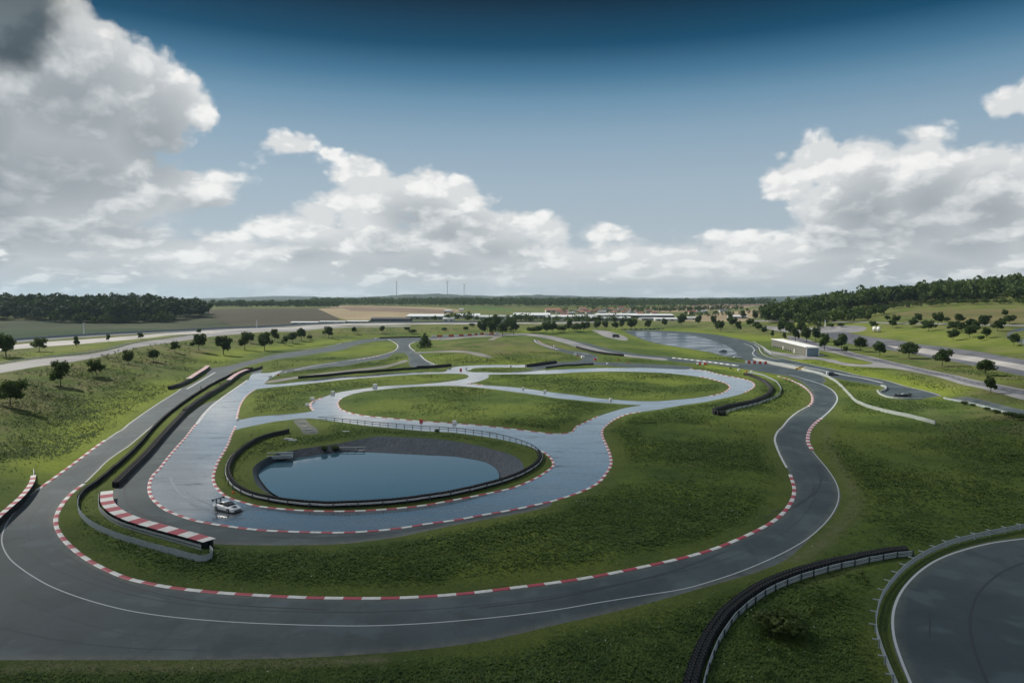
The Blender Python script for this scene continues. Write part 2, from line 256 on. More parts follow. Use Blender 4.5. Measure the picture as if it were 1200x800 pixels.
def asph(name, c0, c1, marks=True, rough=.72):
    m = mat(name, rough=rough, spec=.5); k = NT(m); p = k.pos()
    n1 = k.noise(p, .05, 5, .6); n2 = k.noise(p, 1.3, 5, .7); n3 = k.noise(p, 14, 3, .7)
    c = k.mix(k.mapr(n1, .40, .60), tuple(v * .88 for v in c0), tuple(v * 1.08 for v in c1)); c = k.mix(k.mapr(n2, .3, .7, .35, 0), c, tuple(v * .7 for v in c0)); c = k.mix(k.mapr(n3, .55, .8, 0, .35), c, tuple(v * 1.5 for v in c1))
    if marks:
        cr = k.vor(k.vm('ADD', p, k.vm('SCALE', k.noise(p, .3, 3, out='Color'), scale=3.0)), .06, 'DISTANCE_TO_EDGE')
        c = k.mix(k.mapr(cr, .008, .003, 0, .22), c, tuple(v * .55 for v in c0))
        sl = k.noise(k.vm('MULTIPLY', p, (.9, .12, 1)), .55, 4, .6); c = k.mix(k.mapr(sl, .56, .70, 0, .35), c, tuple(v * .6 for v in c0))
    if marks:
        at = k.n.new('ShaderNodeAttribute'); at.attribute_name = 'edge'
        c = k.mix(k.math('MULTIPLY', k.mapr(at.outputs['Fac'], 0., 1.7, 1, 0, True), k.mapr(k.noise(p, .8, 5, .7), .30, .62, .05, .85)), c, (.115, .118, .098))
        st = k.noise(p, .16, 3, .5); c = k.mix(k.mapr(st, .56, .64, 0, .45), c, tuple(v * 1.5 for v in c1)); c = k.mix(k.mapr(st, .44, .36, 0, .45), c, tuple(v * .6 for v in c0))
    k.base(c); k.rough(k.mapr(n1, .3, .7, rough - .12, rough + .08)); k.bump(n3, .25, .02)
    return m
M['asphalt'] = asph('track_asphalt', (.030, .050, .058), (.050, .072, .080))
M['road'] = asph('road_asphalt', (.085, .09, .105), (.12, .125, .14), False)
M['dark_lane'] = asph('old_lane_asphalt', (.05, .062, .08), (.07, .085, .1), False)
M['pale_road'] = asph('weathered_road', (.19, .19, .20), (.27, .265, .26), False)
M['concrete'] = asph('concrete_road', (.30, .29, .28), (.40, .385, .36), False)
M['path'] = asph('gravel_path', (.14, .135, .125), (.21, .2, .18), False)
M['bare'] = asph('gravel_slab', (.055, .065, .052), (.10, .11, .095), False)
def wetm(name, pad=False):
    m = mat(name, rough=.2); k = NT(m); p = k.pos()
    n1 = k.noise(k.vm('MULTIPLY', p, (.55, 1.3, 1)), .05, 5, .65, .4); n2 = k.noise(k.vm('MULTIPLY', p, (.35, 1.4, 1)), .22, 5, .7); n3 = k.noise(p, 2.0, 4, .6)
    c = k.mix(k.mapr(n1, .3, .7), (.074, .094, .114), (.108, .128, .150)); c = k.mix(k.mapr(n3, .3, .7, .3, 0), c, (.045, .055, .066))
    dry = k.mapr(n2, .59, .70, 0, .9) if not pad else k.mapr(n1, .44, .62, 0, .8)
    k.base(k.mix(k.math('MULTIPLY', dry, .75), c, (.030, .042, .050)))
    k.rough(k.mixf(dry, k.mapr(n2, .3, .62, .08, .34), .62))
    k.b.inputs['IOR'].default_value = 1.45
    k._set(k.b.inputs['Specular IOR Level'], k.mixf(dry, 1. if not pad else .55, .3))
    k._set(k.b.inputs['Coat Weight'], k.mixf(dry, 1. if not pad else .25, .0)); k.b.inputs['Coat Roughness'].default_value = .10; k.b.inputs['Coat IOR'].default_value = 1.5
    k.bump(k.noise(p, 1.1, 3, .5), .05, .03)
    return m
M['wet'] = wetm('wet_asphalt'); M['wet_pad'] = wetm('skid_pad_asphalt', True)
def field(name, a, b, sc=.02):
    m = mat(name, rough=1, spec=.1); k = NT(m); p = k.pos()
    n = k.noise(k.vm('MULTIPLY', p, (1, .4, 1)), sc, 5, .6, .5); c = k.mix(k.mapr(n, .35, .65), a, b)
    wv = k.math('SINE', k.math('MULTIPLY', k.math('ADD', k.xyz(p)[0], k.math('MULTIPLY', n, 60)), .55)); c = k.mix(k.mapr(wv, -.2, 1, 0, .18), c, tuple(v * .6 for v in a))
    k.base(c); return m
M['field_dark'] = field('dark_field', (.035, .05, .030), (.075, .085, .05), .006)
M['field_green'] = field('green_field', (.03, .055, .028), (.045, .07, .035))
M['field_tan'] = field('stubble_field', (.24, .195, .125), (.33, .27, .175), .008)
M['field_brown'] = field('ploughed_field', (.16, .12, .09), (.24, .18, .13), .008)
M['field_olive'] = field('rough_pasture', (.10, .105, .04), (.17, .15, .07), .03)
M['field_brown2'] = field('fallow_field', (.060, .056, .042), (.095, .088, .062), .006)
M['field_bright'] = field('meadow_field', (.07, .12, .03), (.1, .15, .045))
def linerm():
    m = mat('pond_liner', rough=.55, spec=.4); k = NT(m); p = k.pos()
    n = k.noise(p, .6, 5, .65); v = k.vor(k.vm('ADD', p, k.vm('SCALE', k.noise(p, .8, 3, out='Color'), scale=1.6)), .33, 'DISTANCE_TO_EDGE')
    c = k.mix(k.mapr(n, .3, .7), (.014, .023, .033), (.040, .054, .070)); wr = k.noise(k.vm('ADD', k.vm('MULTIPLY', p, (2.2, .5, .3)), k.vm('SCALE', k.noise(p, .25, 3, out='Color'), scale=3.)), .8, 4, .6); c = k.mix(k.mapr(wr, .58, .66, 0, .7), c, (.016, .022, .03)); c = k.mix(k.mapr(wr, .38, .30, 0, .4), c, (.07, .088, .105))
    k.base(c); k.bump(k.math('ADD', n, wr), .7, .2); return m
M['liner'] = linerm(); M['pond_floor'] = mat('pond_mud', (.02, .03, .03), .9)
def waterm():
    m = mat('pond_water', (.040, .092, .125), .03); k = NT(m); p = k.pos(); k.b.inputs['IOR'].default_value = 1.38
    k.b.inputs['Specular IOR Level'].default_value = .8
    k.bump(k.noise(k.vm('MULTIPLY', p, (1, 1.6, 1)), .9, 4, .6), .035, .05); return m
M['water'] = waterm()

# ------------------------------------------------------------------ object helpers
def mesh(name, V, F, m=None, parent=None, mi=None, smooth=False, loc=None):
    me = bpy.data.meshes.new(name); V = np.asarray(V, dtype=np.float32).reshape(-1, 3)
    if isinstance(F, np.ndarray) and F.ndim == 2:
        n, k = F.shape; me.vertices.add(len(V)); me.vertices.foreach_set('co', V.ravel()); me.loops.add(n * k); me.loops.foreach_set('vertex_index', F.astype(np.int32).ravel())
        me.polygons.add(n); me.polygons.foreach_set('loop_start', np.arange(n, dtype=np.int32) * k); me.polygons.foreach_set('loop_total', np.full(n, k, np.int32)); me.update(calc_edges=True)
    else: me.from_pydata([tuple(map(float, v)) for v in V], [], [tuple(int(i) for i in f) for f in F]); me.update()
    for x in (m if isinstance(m, (list, tuple)) else [m]):
        if x is not None: me.materials.append(x)
    if mi is not None: me.polygons.foreach_set('material_index', np.asarray(mi, np.int32))
    if smooth: me.polygons.foreach_set('use_smooth', np.ones(len(me.polygons), bool))
    o = bpy.data.objects.new(name, me); COL.objects.link(o)
    if parent is not None: o.parent = parent
    if loc is not None: o.location = loc
    return o
def tag(o, label=None, cat=None, group=None, kind=None):
    if label: o['label'] = label
    if cat: o['category'] = cat
    if group: o['group'] = group
    if kind: o['kind'] = kind
    return o
def empty(name, loc=(0, 0, 0), rz=0, label=None, cat=None, group=None):
    o = bpy.data.objects.new(name, None); o.empty_display_size = .5; COL.objects.link(o); o.location = loc; o.rotation_euler = (0, 0, rz); return tag(o, label, cat, group)
class MB:
    """collects shapes, links them as one mesh object"""
    def __init__(s): s.v = []; s.f = []; s.m = []
    def add(s, V, F, mi=0):
        b = len(s.v); s.v += [tuple(map(float, v)) for v in V]; s.f += [tuple(b + i for i in f) for f in F]; s.m += [mi] * len(F); return s
    def box(s, c, d, mi=0, rz=0, bevel=0):
        x, y, z = d[0] / 2, d[1] / 2, d[2] / 2; q = [(-x,-y,-z),(x,-y,-z),(x,y,-z),(-x,y,-z),(-x,-y,z),(x,-y,z),(x,y,z),(-x,y,z)]
        if bevel: q = [(a * (1 - (bevel if w > 0 else 0)), b * (1 - (bevel if w > 0 else 0)), w) for a, b, w in q]
        ca, sa = math.cos(rz), math.sin(rz); q = [(c[0] + a * ca - b * sa, c[1] + a * sa + b * ca, c[2] + w) for a, b, w in q]
        return s.add(q, [(0,3,2,1),(4,5,6,7),(0,1,5,4),(1,2,6,5),(2,3,7,6),(3,0,4,7)], mi)
    def tube(s, a, b, r0, r1=None, n=6, mi=0, cap=True):
        r1 = r0 if r1 is None else r1; a, b = Vector(a), Vector(b); d = (b - a).normalized(); u = d.orthogonal().normalized(); w = d.cross(u)
        V = [a + (u * math.cos(2*PI*i/n) + w * math.sin(2*PI*i/n)) * r0 for i in range(n)] + [b + (u * math.cos(2*PI*i/n) + w * math.sin(2*PI*i/n)) * r1 for i in range(n)]
        F = [(i, (i+1) % n, n + (i+1) % n, n + i) for i in range(n)]
        if cap: F += [tuple(range(n))[::-1], tuple(range(n, 2*n))]
        return s.add(V, F, mi)
    def build(s, name, m, parent=None, smooth=False, loc=None):
        return mesh(name, s.v, s.f, m, parent, s.m, smooth, loc)

# ------------------------------------------------------------------ the ground: one triangulated sheet, cut along every traced edge
pts = []
az = np.radians(np.arange(-50, 50.01, .62)); lr = np.log(40) + np.arange(0, 560) * .0112
rr = np.exp(lr); rr = rr[rr < 14000]
A, R = np.meshgrid(az, rr); jit = RNG.uniform(-.35, .35, (2,) + A.shape)
A = A + jit[0] * np.radians(.62); R = R * (1 + jit[1] * .0112)
G1 = np.stack([R * np.sin(A), R * np.cos(A)], -1).reshape(-1, 2)
a2 = np.radians(np.arange(54, 306.1, 6)); r2 = np.array([45, 90, 180, 400, 900, 2000, 5000, 14000.]); A2, R2 = np.meshgrid(a2, r2)
G2 = np.stack([R2 * np.sin(A2), R2 * np.cos(A2)], -1).reshape(-1, 2)
G3 = np.array([(r * math.sin(a), r * math.cos(a)) for r in (12, 26) for a in np.radians(np.arange(0, 360, 30))] + [(0, 0)])
grid = np.vstack([G1, G2, G3])
rim, wat = [r[1] for r in REG if r[0] == 'liner'][0], [r[1] for r in REG if r[0] == 'pond_floor'][0]
grid = grid[~(inpoly(grid, rim) & ~inpoly(grid, wat))]
allb = np.vstack([r[1] for r in REG])
kd = KDTree(len(allb)); [kd.insert((x, y, 0), i) for i, (x, y) in enumerate(allb)]; kd.balance()
near = np.hypot(grid[:, 0], grid[:, 1]) < 1500
dist_g = np.array([kd.find((x, y, 0))[2] if nn else 50. for (x, y), nn in zip(grid, near)])
keep = dist_g > np.hypot(grid[:, 0], grid[:, 1]) * .0035
grid = grid[keep]
vs = [Vector(p) for p in grid]; es = []
for c, P in REG:
    b = len(vs); vs += [Vector(p) for p in P]; n = len(P); es += [(b + i, b + (i + 1) % n) for i in range(n)]
o_v, o_e, o_f, *_ = geometry.delaunay_2d_cdt(vs, es, [], 0, 1e-4)
TV = np.array([(v[0], v[1]) for v in o_v]); TF = np.array(o_f)
cen = TV[TF].mean(1); cls = np.zeros(len(TF), int); NAMES = ['ground']
for c, P in REG:
    if c not in NAMES: NAMES.append(c)
    cls[inpoly(cen, P)] = NAMES.index(c)
TZ = hgt(TV[:, 0], TV[:, 1])
D_ = np.hypot(TV[:, 0], TV[:, 1])
# which vertices touch a hard surface
hard = np.zeros(len(TV), bool); hard[TF[cls != 0].ravel()] = True
hp = TV[hard & (D_ < 1200)]; kd = KDTree(len(hp)); [kd.insert((x, y, 0), i) for i, (x, y) in enumerate(hp)]; kd.balance()
EDGE = np.array([0. if h else (kd.find((x, y, 0))[2] if d < 1200 else 60.) for (x, y), h, d in zip(TV, hard, D_)])
EDGE = np.minimum(EDGE, 60)
WORN = np.zeros(len(TV))
for px_, wd_, am_ in (([(967,498),(970,515),(977,532),(990,555),(1001,575),(1004,590),(996,606),(980,622),(958,642),(930,657)], 1.1, .8), ([(10,786),(60,783),(120,784),(200,786),(260,783),(330,780),(390,778),(440,774)], 1.2, .95), ([(160,490),(180,478),(200,466),(222,455)], 1., .5), ([(800,520),(808,533),(812,548)], .8, .6), ([(130,560),(120,575),(112,590),(112,606)], .8, .3), ([(1020,655),(960,680),(900,700),(850,740)], 1.2, .5), ([(1060,470),(1085,480),(1110,500),(1140,520)], 3, .4)):
    w__ = smooth(unp(px_)); w__ = np.repeat(w__, 1, 0); k_ = KDTree(len(w__)); [k_.insert((x, y, 0), i) for i, (x, y) in enumerate(w__)]; k_.balance(); mn, mx = w__.min(0) - 8, w__.max(0) + 8
    for i in np.nonzero((TV > mn).all(1) & (TV < mx).all(1))[0]: WORN[i] = max(WORN[i], am_ * math.exp(-(k_.find((*TV[i], 0))[2] / wd_) ** 2))
SUN_TINT = np.zeros(len(TV))  # where the sunlit grass tone is painted, fading out from each strip
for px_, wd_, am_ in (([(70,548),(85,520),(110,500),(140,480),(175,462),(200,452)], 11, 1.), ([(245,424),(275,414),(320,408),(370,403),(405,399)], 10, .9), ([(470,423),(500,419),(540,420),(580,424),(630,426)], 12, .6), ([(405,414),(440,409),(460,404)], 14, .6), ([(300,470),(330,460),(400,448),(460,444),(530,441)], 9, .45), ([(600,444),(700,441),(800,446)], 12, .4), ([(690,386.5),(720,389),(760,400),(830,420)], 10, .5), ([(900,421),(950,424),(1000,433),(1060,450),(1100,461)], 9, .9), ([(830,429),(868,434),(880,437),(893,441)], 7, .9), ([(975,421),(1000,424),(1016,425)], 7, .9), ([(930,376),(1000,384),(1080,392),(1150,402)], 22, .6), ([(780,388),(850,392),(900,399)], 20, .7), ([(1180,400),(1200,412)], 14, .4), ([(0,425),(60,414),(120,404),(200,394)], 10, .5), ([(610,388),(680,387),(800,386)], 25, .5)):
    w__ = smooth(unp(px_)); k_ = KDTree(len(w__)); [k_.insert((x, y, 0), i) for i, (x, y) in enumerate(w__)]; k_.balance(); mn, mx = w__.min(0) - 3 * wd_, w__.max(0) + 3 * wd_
    for i in np.nonzero((TV > mn).all(1) & (TV < mx).all(1))[0]: SUN_TINT[i] = max(SUN_TINT[i], am_ * math.exp(-(k_.find((*TV[i], 0))[2] / wd_) ** 2))
rise = .28 * (1 - np.exp(-EDGE / 3.)) + np.minimum(1, EDGE / 9.) * (.30 * vnoise(TV[:, 0] / 9, TV[:, 1] / 9) + .16 * vnoise(TV[:, 0] / 3.1, TV[:, 1] / 3.1, 3) + .07 * vnoise(TV[:, 0] / 1.1, TV[:, 1] / 1.1, 5) + .5 * vnoise(TV[:, 0] / 34, TV[:, 1] / 34, 8))
# gullies running down the left bank
bank = np.clip((TZ - 1.0) / 2.5, 0, 1) * np.clip((7.8 - TZ) / 1.5, 0, 1) * (TV[:, 0] < 0) * (D_ < 700)
rise += bank * np.minimum(1, EDGE / 8) * (.7 * vnoise(TV[:, 0] / 16, TV[:, 1] / 6, 11) + .4 * vnoise(TV[:, 0] / 7, TV[:, 1] / 3, 12))
TZ = TZ + np.where(hard, 0, rise) * (D_ < 3500)
inr, inw = inpoly(TV, rim * .9999), inpoly(TV, wat)
wk = KDTree(len(wat)); [wk.insert((x, y, 0), i) for i, (x, y) in enumerate(wat)]; wk.balance()
onw = np.array([(abs(x) < 200 and y < 300 and wk.find((x, y, 0))[2] < .05) for x, y in TV])
TZ[inw | onw] = ZW - .6
T3 = np.column_stack([TV, TZ])
BV = BVHTree.FromPolygons([tuple(v) for v in T3], [tuple(int(i) for i in f) for f in TF])
def gnd(x, y):
    h = BV.ray_cast(Vector((x, y, 500)), Vector((0, 0, -1)))
    return h[0].z if h[0] is not None else 0.
ccl = {}
def wp(px, py):
    """photo position -> a 3-D point standing on the finished ground"""
    r = ray(px, py); h = BV.ray_cast(Vector((0, 0, HC)), Vector(r.tolist()))
    if h[0] is not None and h[0].y < 2600: return Vector(h[0])
    x, y = unp([(px, py)])[0]; return Vector((x, y, gnd(x, y)))
NICE = dict(ground='ground', asphalt='track', wet='wet_track', wet_pad='skid_pad', concrete='motorway', dark_lane='lane', pale_road='service_road', road='road', path='path', bare='gravel_slab', liner='pond_bank', pond_floor='pond_bed',
            field_dark='field', field_green='field', field_tan='field', field_brown='field', field_bright='field', field_olive='field', field_brown2='field')
for i, c in enumerate(NAMES):
    F = TF[cls == i]
    if not len(F): continue
    u, inv = np.unique(F.ravel(), return_inverse=True)
    o = mesh(NICE[c], T3[u], inv.reshape(-1, 3), M[c], smooth=True); tag(o, kind='structure')
    if c == 'asphalt':
        gk = np.zeros(len(TV), bool); gk[TF[cls == 0].ravel()] = True; bp = TV[gk & hard & (D_ < 700)]; k_ = KDTree(len(bp)); [k_.insert((x, y, 0), q) for q, (x, y) in enumerate(bp)]; k_.balance()
        a = o.data.attributes.new('edge', 'FLOAT', 'POINT'); a.data.foreach_set('value', np.array([min(9., k_.find((x, y, 0))[2]) for x, y in TV[u]], dtype=np.float32))
    if c == 'ground':
        a = o.data.attributes.new('edge', 'FLOAT', 'POINT'); a.data.foreach_set('value', EDGE[u].astype(np.float32)); a = o.data.attributes.new('worn', 'FLOAT', 'POINT'); a.data.foreach_set('value', WORN[u].astype(np.float32)); a = o.data.attributes.new('sun_tint', 'FLOAT', 'POINT'); a.data.foreach_set('value', SUN_TINT[u].astype(np.float32))
GF = TF[cls == 0]

# water sheet
w2 = smooth(unpz(WAT, ZW), True)
cc = w2.mean(0); V = [(x, y, ZW) for x, y in (w2 - cc) * 1.012 + cc] + [(cc[0], cc[1], ZW)]; n = len(w2)
tag(mesh('water', V, [(i, (i + 1) % n, n) for i in range(n)], M['water']), kind='structure')
# ------------------------------------------------------------------ lines, kerbs, barriers
M['white_line'] = mat('white_road_paint', (.40, .44, .46), .7)
def paint(name, col, worn=.5):
    m = mat(name, col, .6); k = NT(m); p = k.pos(); n = k.noise(p, .9, 5, .7); n2 = k.noise(p, 6, 3, .7)
    c = k.mix(k.mapr(n, .45, .75, 0, worn), col, tuple(v * .45 + .03 for v in col)); c = k.mix(k.mapr(n2, .55, .8, 0, worn * .7), c, (.12, .12, .12)); k.base(c); return m
M['white'] = paint('white_kerb_paint', (.62, .63, .61), .65); M['red'] = paint('red_kerb_paint', (.36, .055, .08), .65); M['worn_line'] = paint('worn_white_paint', (.46, .48, .49), .9)
M['rubber'] = mat('tyre_rubber', (.010, .012, .014), .6, spec=.3); M['belt'] = mat('conveyor_belt', (.020, .025, .030), .6, spec=.3)
M['steel'] = paint('galvanised_steel', (.42, .46, .49), .4); M['steel'].node_tree.nodes['Principled BSDF'].inputs['Metallic'].default_value = .3
M['armco'] = paint('weathered_armco', (.30, .35, .38), .6); M['conc_wall'] = paint('pale_concrete_wall', (.36, .40, .38), .7); M['dark_steel'] = mat('dark_post_steel', (.05, .065, .075), .5, .4)
M['white_plastic'] = mat('white_plastic', (.84, .84, .82), .5); M['red_plastic'] = mat('red_plastic', (.55, .04, .03), .5); M['orange_plastic'] = mat('orange_plastic', (.62, .12, .03), .5)
def curve(px, step=.6, closed=False):
    w = smooth([wp(*p)[:2] for p in px], closed, .001, .4); d = np.r_[0, np.cumsum(np.hypot(*np.diff(w, axis=0).T))]
    n = max(2, int(round(d[-1] / step)) + 1); s = np.linspace(0, d[-1], n); P = np.stack([np.interp(s, d, w[:, 0]), np.interp(s, d, w[:, 1])], -1)
    t = np.gradient(P, axis=0); t /= np.maximum(np.linalg.norm(t, axis=1)[:, None], 1e-6); N = np.stack([-t[:, 1], t[:, 0]], -1)
    return P, N, s
def zs(P): return np.array([gnd(x, y) for x, y in P])
def line(px, wd=.18, lift=.02, name='road_marking', m='white_line', step=1.5, dash=None, px_min=0):
    P, N, s = curve(px, step); d = np.hypot(P[:, 0], P[:, 1]); V = []; F = []
    L, R_ = P + N * wd / 2, P - N * wd / 2; zl = np.maximum(zs(L), zs(R_)) + lift
    for i in range(len(P)): V += [(*L[i], zl[i]), (*R_[i], zl[i])]
    for i in range(len(P) - 1):
        if dash and (s[i] % (dash * 2)) > dash: continue
        F.append((2*i, 2*i+1, 2*i+3, 2*i+2))
    o = mesh(name, V, F, M[m]); return tag(o, kind='structure')
def sweep(mb, P, N, z, prof, mi=0, cap=True, seg=None):
    """sweeps a profile [(offset, height)...] along P; seg(i) gives the material of a stretch"""
    n = len(prof); b = len(mb.v)
    for i in range(len(P)):
        for o, h in prof: mb.v.append((P[i, 0] + N[i, 0] * o, P[i, 1] + N[i, 1] * o, z[i] + h))
    for i in range(len(P) - 1):
        for j in range(n):
            j2 = (j + 1) % n; mb.f.append((b + i*n + j, b + i*n + j2, b + (i+1)*n + j2, b + (i+1)*n + j)); mb.m.append(seg(i) if seg else mi)
    if cap:
        mb.f += [tuple(b + j for j in range(n))[::-1], tuple(b + (len(P)-1)*n + j for j in range(n))]; mb.m += [mi, mi]
def kerb(px, label, wd=.7, seg=2.2, group='striped kerbs along the circuit', side=0):
    P, N, s = curve(px, seg / 3); P = P + N * side; z = zs(P) - .05; mb = MB()
    sweep(mb, P, N, z, [(-wd/2, 0), (-wd/2, .08), (-wd*.3, .13), (wd*.3, .13), (wd/2, .08), (wd/2, 0)], 0, True, lambda i: (i // 3) % 2)
    tag(mb.build('kerb', [M['white'], M['red']]), label, 'kerb', group)
# white edge lines
for px in ([(43,574),(30,585),(17,600),(9,611),(4,622),(2,632),(4,642),(12,655),(25,666),(40,676),(60,687),(100,702),(150,715),(200,722.5),(250,727),(300,730),(400,733),(440,732.8),(500,730),(550,726),(600,721),(650,714.5),(700,706),(750,698),(800,690),(833,681),(866,670),(900,656),(930,641),(950,628),(970,609),(980,593),(983,580),(980,566),(970,550),(958,535.5),(952,528)],
           [(1330,617),(1200,631),(1160,636.5),(1125,645.5),(1100,655),(1080,667.5),(1062,685),(1052,701),(1046.5,720),(1047.5,745),(1055,770),(1068,802),(1088,850)],
           [(953,499.5),(963,489.5),(972,481.5),(979,473),(981.2,467),(979,461),(973,455.4),(962,450),(950,446.2),(935,441.6),(925,439.2)]): line(px, (.17 if px[0][0] < 1200 else .26) if px[0][1] > 560 else .45)
for px, wd in (([(43,573.4),(60,562),(75,551),(90,540),(110,525),(125,515),(135,508),(145,502),(150,497.4),(165,486.5),(185,473),(205,460.6),(212,455.6)], .35),
           ([(100,565),(105,560.4),(115,550.5),(125,540.5),(140,529.5),(150,523),(177,500.5),(200,483.5),(212,473.5),(225,463.5),(240,453.5),(252,446.5)], .3),
           ([(219,455.6),(235,446.5),(252,436.4)], .8), ([(290,445.4),(275,455.8),(262,465),(250,474),(240,484),(231,496)], .9),
           ([(917,500),(925,490.4),(935,482.4),(946,476.4)], .5), ([(911,526),(908,515),(911,506),(917,500)], .5), ([(922,548),(916,537),(911,526)], .45),
           ([(925,444.2),(935,448.6),(944,454),(949,460)], .6),
           ([(913,424.6),(935,428.4),(960,433.2),(1000,441.2),(1034,448.6)], 1.5), ([(883,400),(893,406),(899,412),(906,416),(922,420.6),(952,427.4),(985,434.6),(1010,440.6),(1040,446.4),(1075,456),(1103,464)], .6),
           ([(872,402.4),(880,405.6),(884,410),(882,414),(886,418),(893,420.6)], .6), ([(884,403.6),(889,407),(891,411.6),(896,416),(905,419.6),(915,421.4)], .6),
           ([(465.8,407.6),(466,404.6),(461,400.6),(455,397.4)], .9), ([(408,422.3),(425,420),(440,417.3),(452,414.5),(462,411),(465.8,407.6)], .8), ([(486,400.6),(480,403.6),(480.6,407),(486,411.4)], .8),
           ([(492,415.4),(500,422.6),(509,427)], .9), ([(355,410),(375,407),(390,404.4),(402,401.2),(412,399)], .5), ([(345,433.6),(360,430.2),(378,427),(395,425)], .8),
           ([(626,398),(630,402),(640,405.8),(655,409.6)], .8), ([(672,412.4),(683,413.6),(690,415)], .9),
           ([(1000,418),(1025,423.4),(1050,429),(1100,440),(1150,452.2),(1200,463.4)], .5)): line(px, wd, m='worn_line')
for px, wd in (([(1000,416),(1050,426.8),(1100,438),(1150,450),(1200,460.4),(1260,472)], .35), ([(960,399),(1000,397.6),(1050,404)], .4)): line(px, wd, step=3, dash=3, m='worn_line')
M['tyre_mark'] = mat('tyre_marked_asphalt', (.022, .028, .033), .6)
for px, wd in (([(1175,830),(1158,800),(1145,770),(1138,745),(1137,722),(1144,700),(1157,683),(1178,668),(1200,659),(1260,642)], .22), ([(1089,716),(1090,730),(1089,746)], .14), ([(905,600),(935,590),(955,577),(962,562),(958,548)], .25), ([(897,606),(925,597),(945,585),(954,571)], .2), ([(560,712),(640,702),(720,686),(790,668),(850,646)], .2), ([(60,640),(110,668),(180,694),(270,708),(380,714)], .2), ([(66,652),(120,680),(200,702)], .15), ([(300,628),(360,630),(440,626),(520,615)], .3), ([(150,560),(146,575),(150,590),(170,604),(210,617)], .35)): line(px, wd, .012, 'tyre_mark', 'tyre_mark', 1.2)
M['wake'] = mat('foamy_water', (.26, .29, .32), .35)
for px, wd in (([(199,558),(203,568),(212,579),(226,589),(240,595),(256,598)], .5), ([(214,570),(226,580),(242,589),(256,594)], .35), ([(222,590),(238,597),(254,600)], .3)): line(px, wd, .014, 'water_trail', 'wake', .8)
M['seam'] = mat('paving_seam', (.024, .034, .040), .7); M['seam_pale'] = mat('pale_paving_seam', (.060, .078, .084), .8)
for px, wd, mm in (([(25,640),(60,664),(110,684),(180,702),(260,712),(340,716),(440,716.5),(540,711),(640,699),(740,681),(830,661),(890,640),(925,619),(947,597),(955,577),(951,560),(941,545),(931,528),(928,512),(935,500)], .10, 'seam'), ([(20,700),(80,724),(160,744),(260,750),(360,751),(460,745),(540,738)], .12, 'seam_pale'), ([(160,500),(120,531),(80,563),(48,592),(33,615),(34,632)], .09, 'seam'), ([(0,735),(60,748),(140,758),(240,762)], .1, 'seam')): line(px, wd, .010, 'paving_seam', mm, 1.0)
# striped kerbs
kerb([(98,567),(85,577),(75,588),(68,600),(65.5,610),(68,621),(75,632),(85,642),(100,653.5),(120,665),(150,677.5),(180,684.5),(200,688),(250,693.6),(300,697),(350,699.5),(400,700.6),(450,700.6),(500,698.6),(550,694.6),(600,688.6),(650,682.4),(700,674.6),(750,664.6),(800,653.4),(835,643.4),(870,629.4),(900,614.4),(915,603.4),(926,590),(930.6,577),(929.5,567),(926,556)], 'long red and white kerb sweeping round the inside of the big foreground bend')
kerb([(123,515.8),(110,525.2),(90,540.2),(75,551.2),(60,562.2),(43,574)], 'red and white kerb on the outer left track edge below the grass bank')
kerb([(231,496),(227,500),(218,512),(208,523),(197,536),(187,549),(180,556),(176,564),(175,573),(177,581),(183,588.5),(195,597.5),(212,604.5),(230,610),(255,614.5),(300,620.4),(333,622.4),(400,623.8),(433,622.2),(466,619),(500,613.7),(533,609.2),(566,603.2),(600,597.2),(633,590.2),(650,586.2),(683,575.2),(700,566.2),(710,555.2),(716,543.5),(715,533),(710,520),(706,510.5),(706.5,503),(711,498),(720,491.5),(735,485.3),(750,482.6)], 'red and white kerb on the outer rim of the wet lower bend', .62, 1.7)
kerb([(276,499.5),(271,510),(267,521),(262,530),(256,540),(252,550),(250,558),(251,566),(255,572.4),(262,579.4),(272,584.4),(285,588.4),(300,592.3),(333,596.3),(366,598.4),(400,598.8),(433,597.8),(466,595.4),(500,591.4),(533,585.4),(566,579.2),(600,571.6),(615,566),(630,559),(638,554),(645,549),(648.6,545),(647,539),(643,534),(635,528.5)], 'red and white kerb around the pond island', .58, 1.7)
kerb([(277,492),(279,484),(281,476),(286,467),(292,461),(299,456.4)], 'worn red and white kerb beside the upper left of the wet straight', .58, 1.7)
kerb([(367,481),(364,476),(364.5,472),(368.5,469.6),(378,465.6)], 'short kerb curl left of the wet fork, next to white marker blocks', .8, 1.8)
kerb([(400,467),(396,471),(396.5,475),(399,479),(405,481.8),(415,484.8),(430,487.3),(450,489.3),(475,491.8),(500,493.8),(530,495.8),(550,497.2),(570,499.2),(590,501.2),(610,503.6),(630,506.2),(650,508.3),(665,507.2),(670,506),(673,503),(675,500),(685,495),(700,488)], 'pale red and white kerb along the near side of the central grass island', .5, 2.2)
kerb([(820,440.8),(840,445.6),(851,449.4),(855.5,453.5),(852,457.4),(845,461),(830,464.2)], 'red and white kerb at the right tip of the long upper grass island', .7, 2.2)
kerb([(808,432.4),(825,434),(837,437),(850,440),(862,442),(875,445),(882,448),(884,452),(880,456),(872,460)], 'red and white kerb on the outer edge of the wet hairpin at right', .65, 2.2)
kerb([(911.5,440.6),(925,444.6),(935,449.2),(944,455),(949.5,460),(952,466),(951,472),(947,476.2)], 'pinkish kerb at the inside of the first S bend', .8, 2.6)
kerb([(962.5,490),(955,496),(949,504),(946.8,512),(947.4,519),(952,527)], 'red and white kerb on the right of the S bend, beside the meadow', .9, 2.0)
kerb([(418,421.4),(432,419.3),(446,416.4)], 'short orange tinged kerb on the loop at the upper left', .8, 3)
kerb([(540,449.8),(552,449.4),(566,451)], 'short kerb at the fork between the two upper grass islands', .6, 2.5)
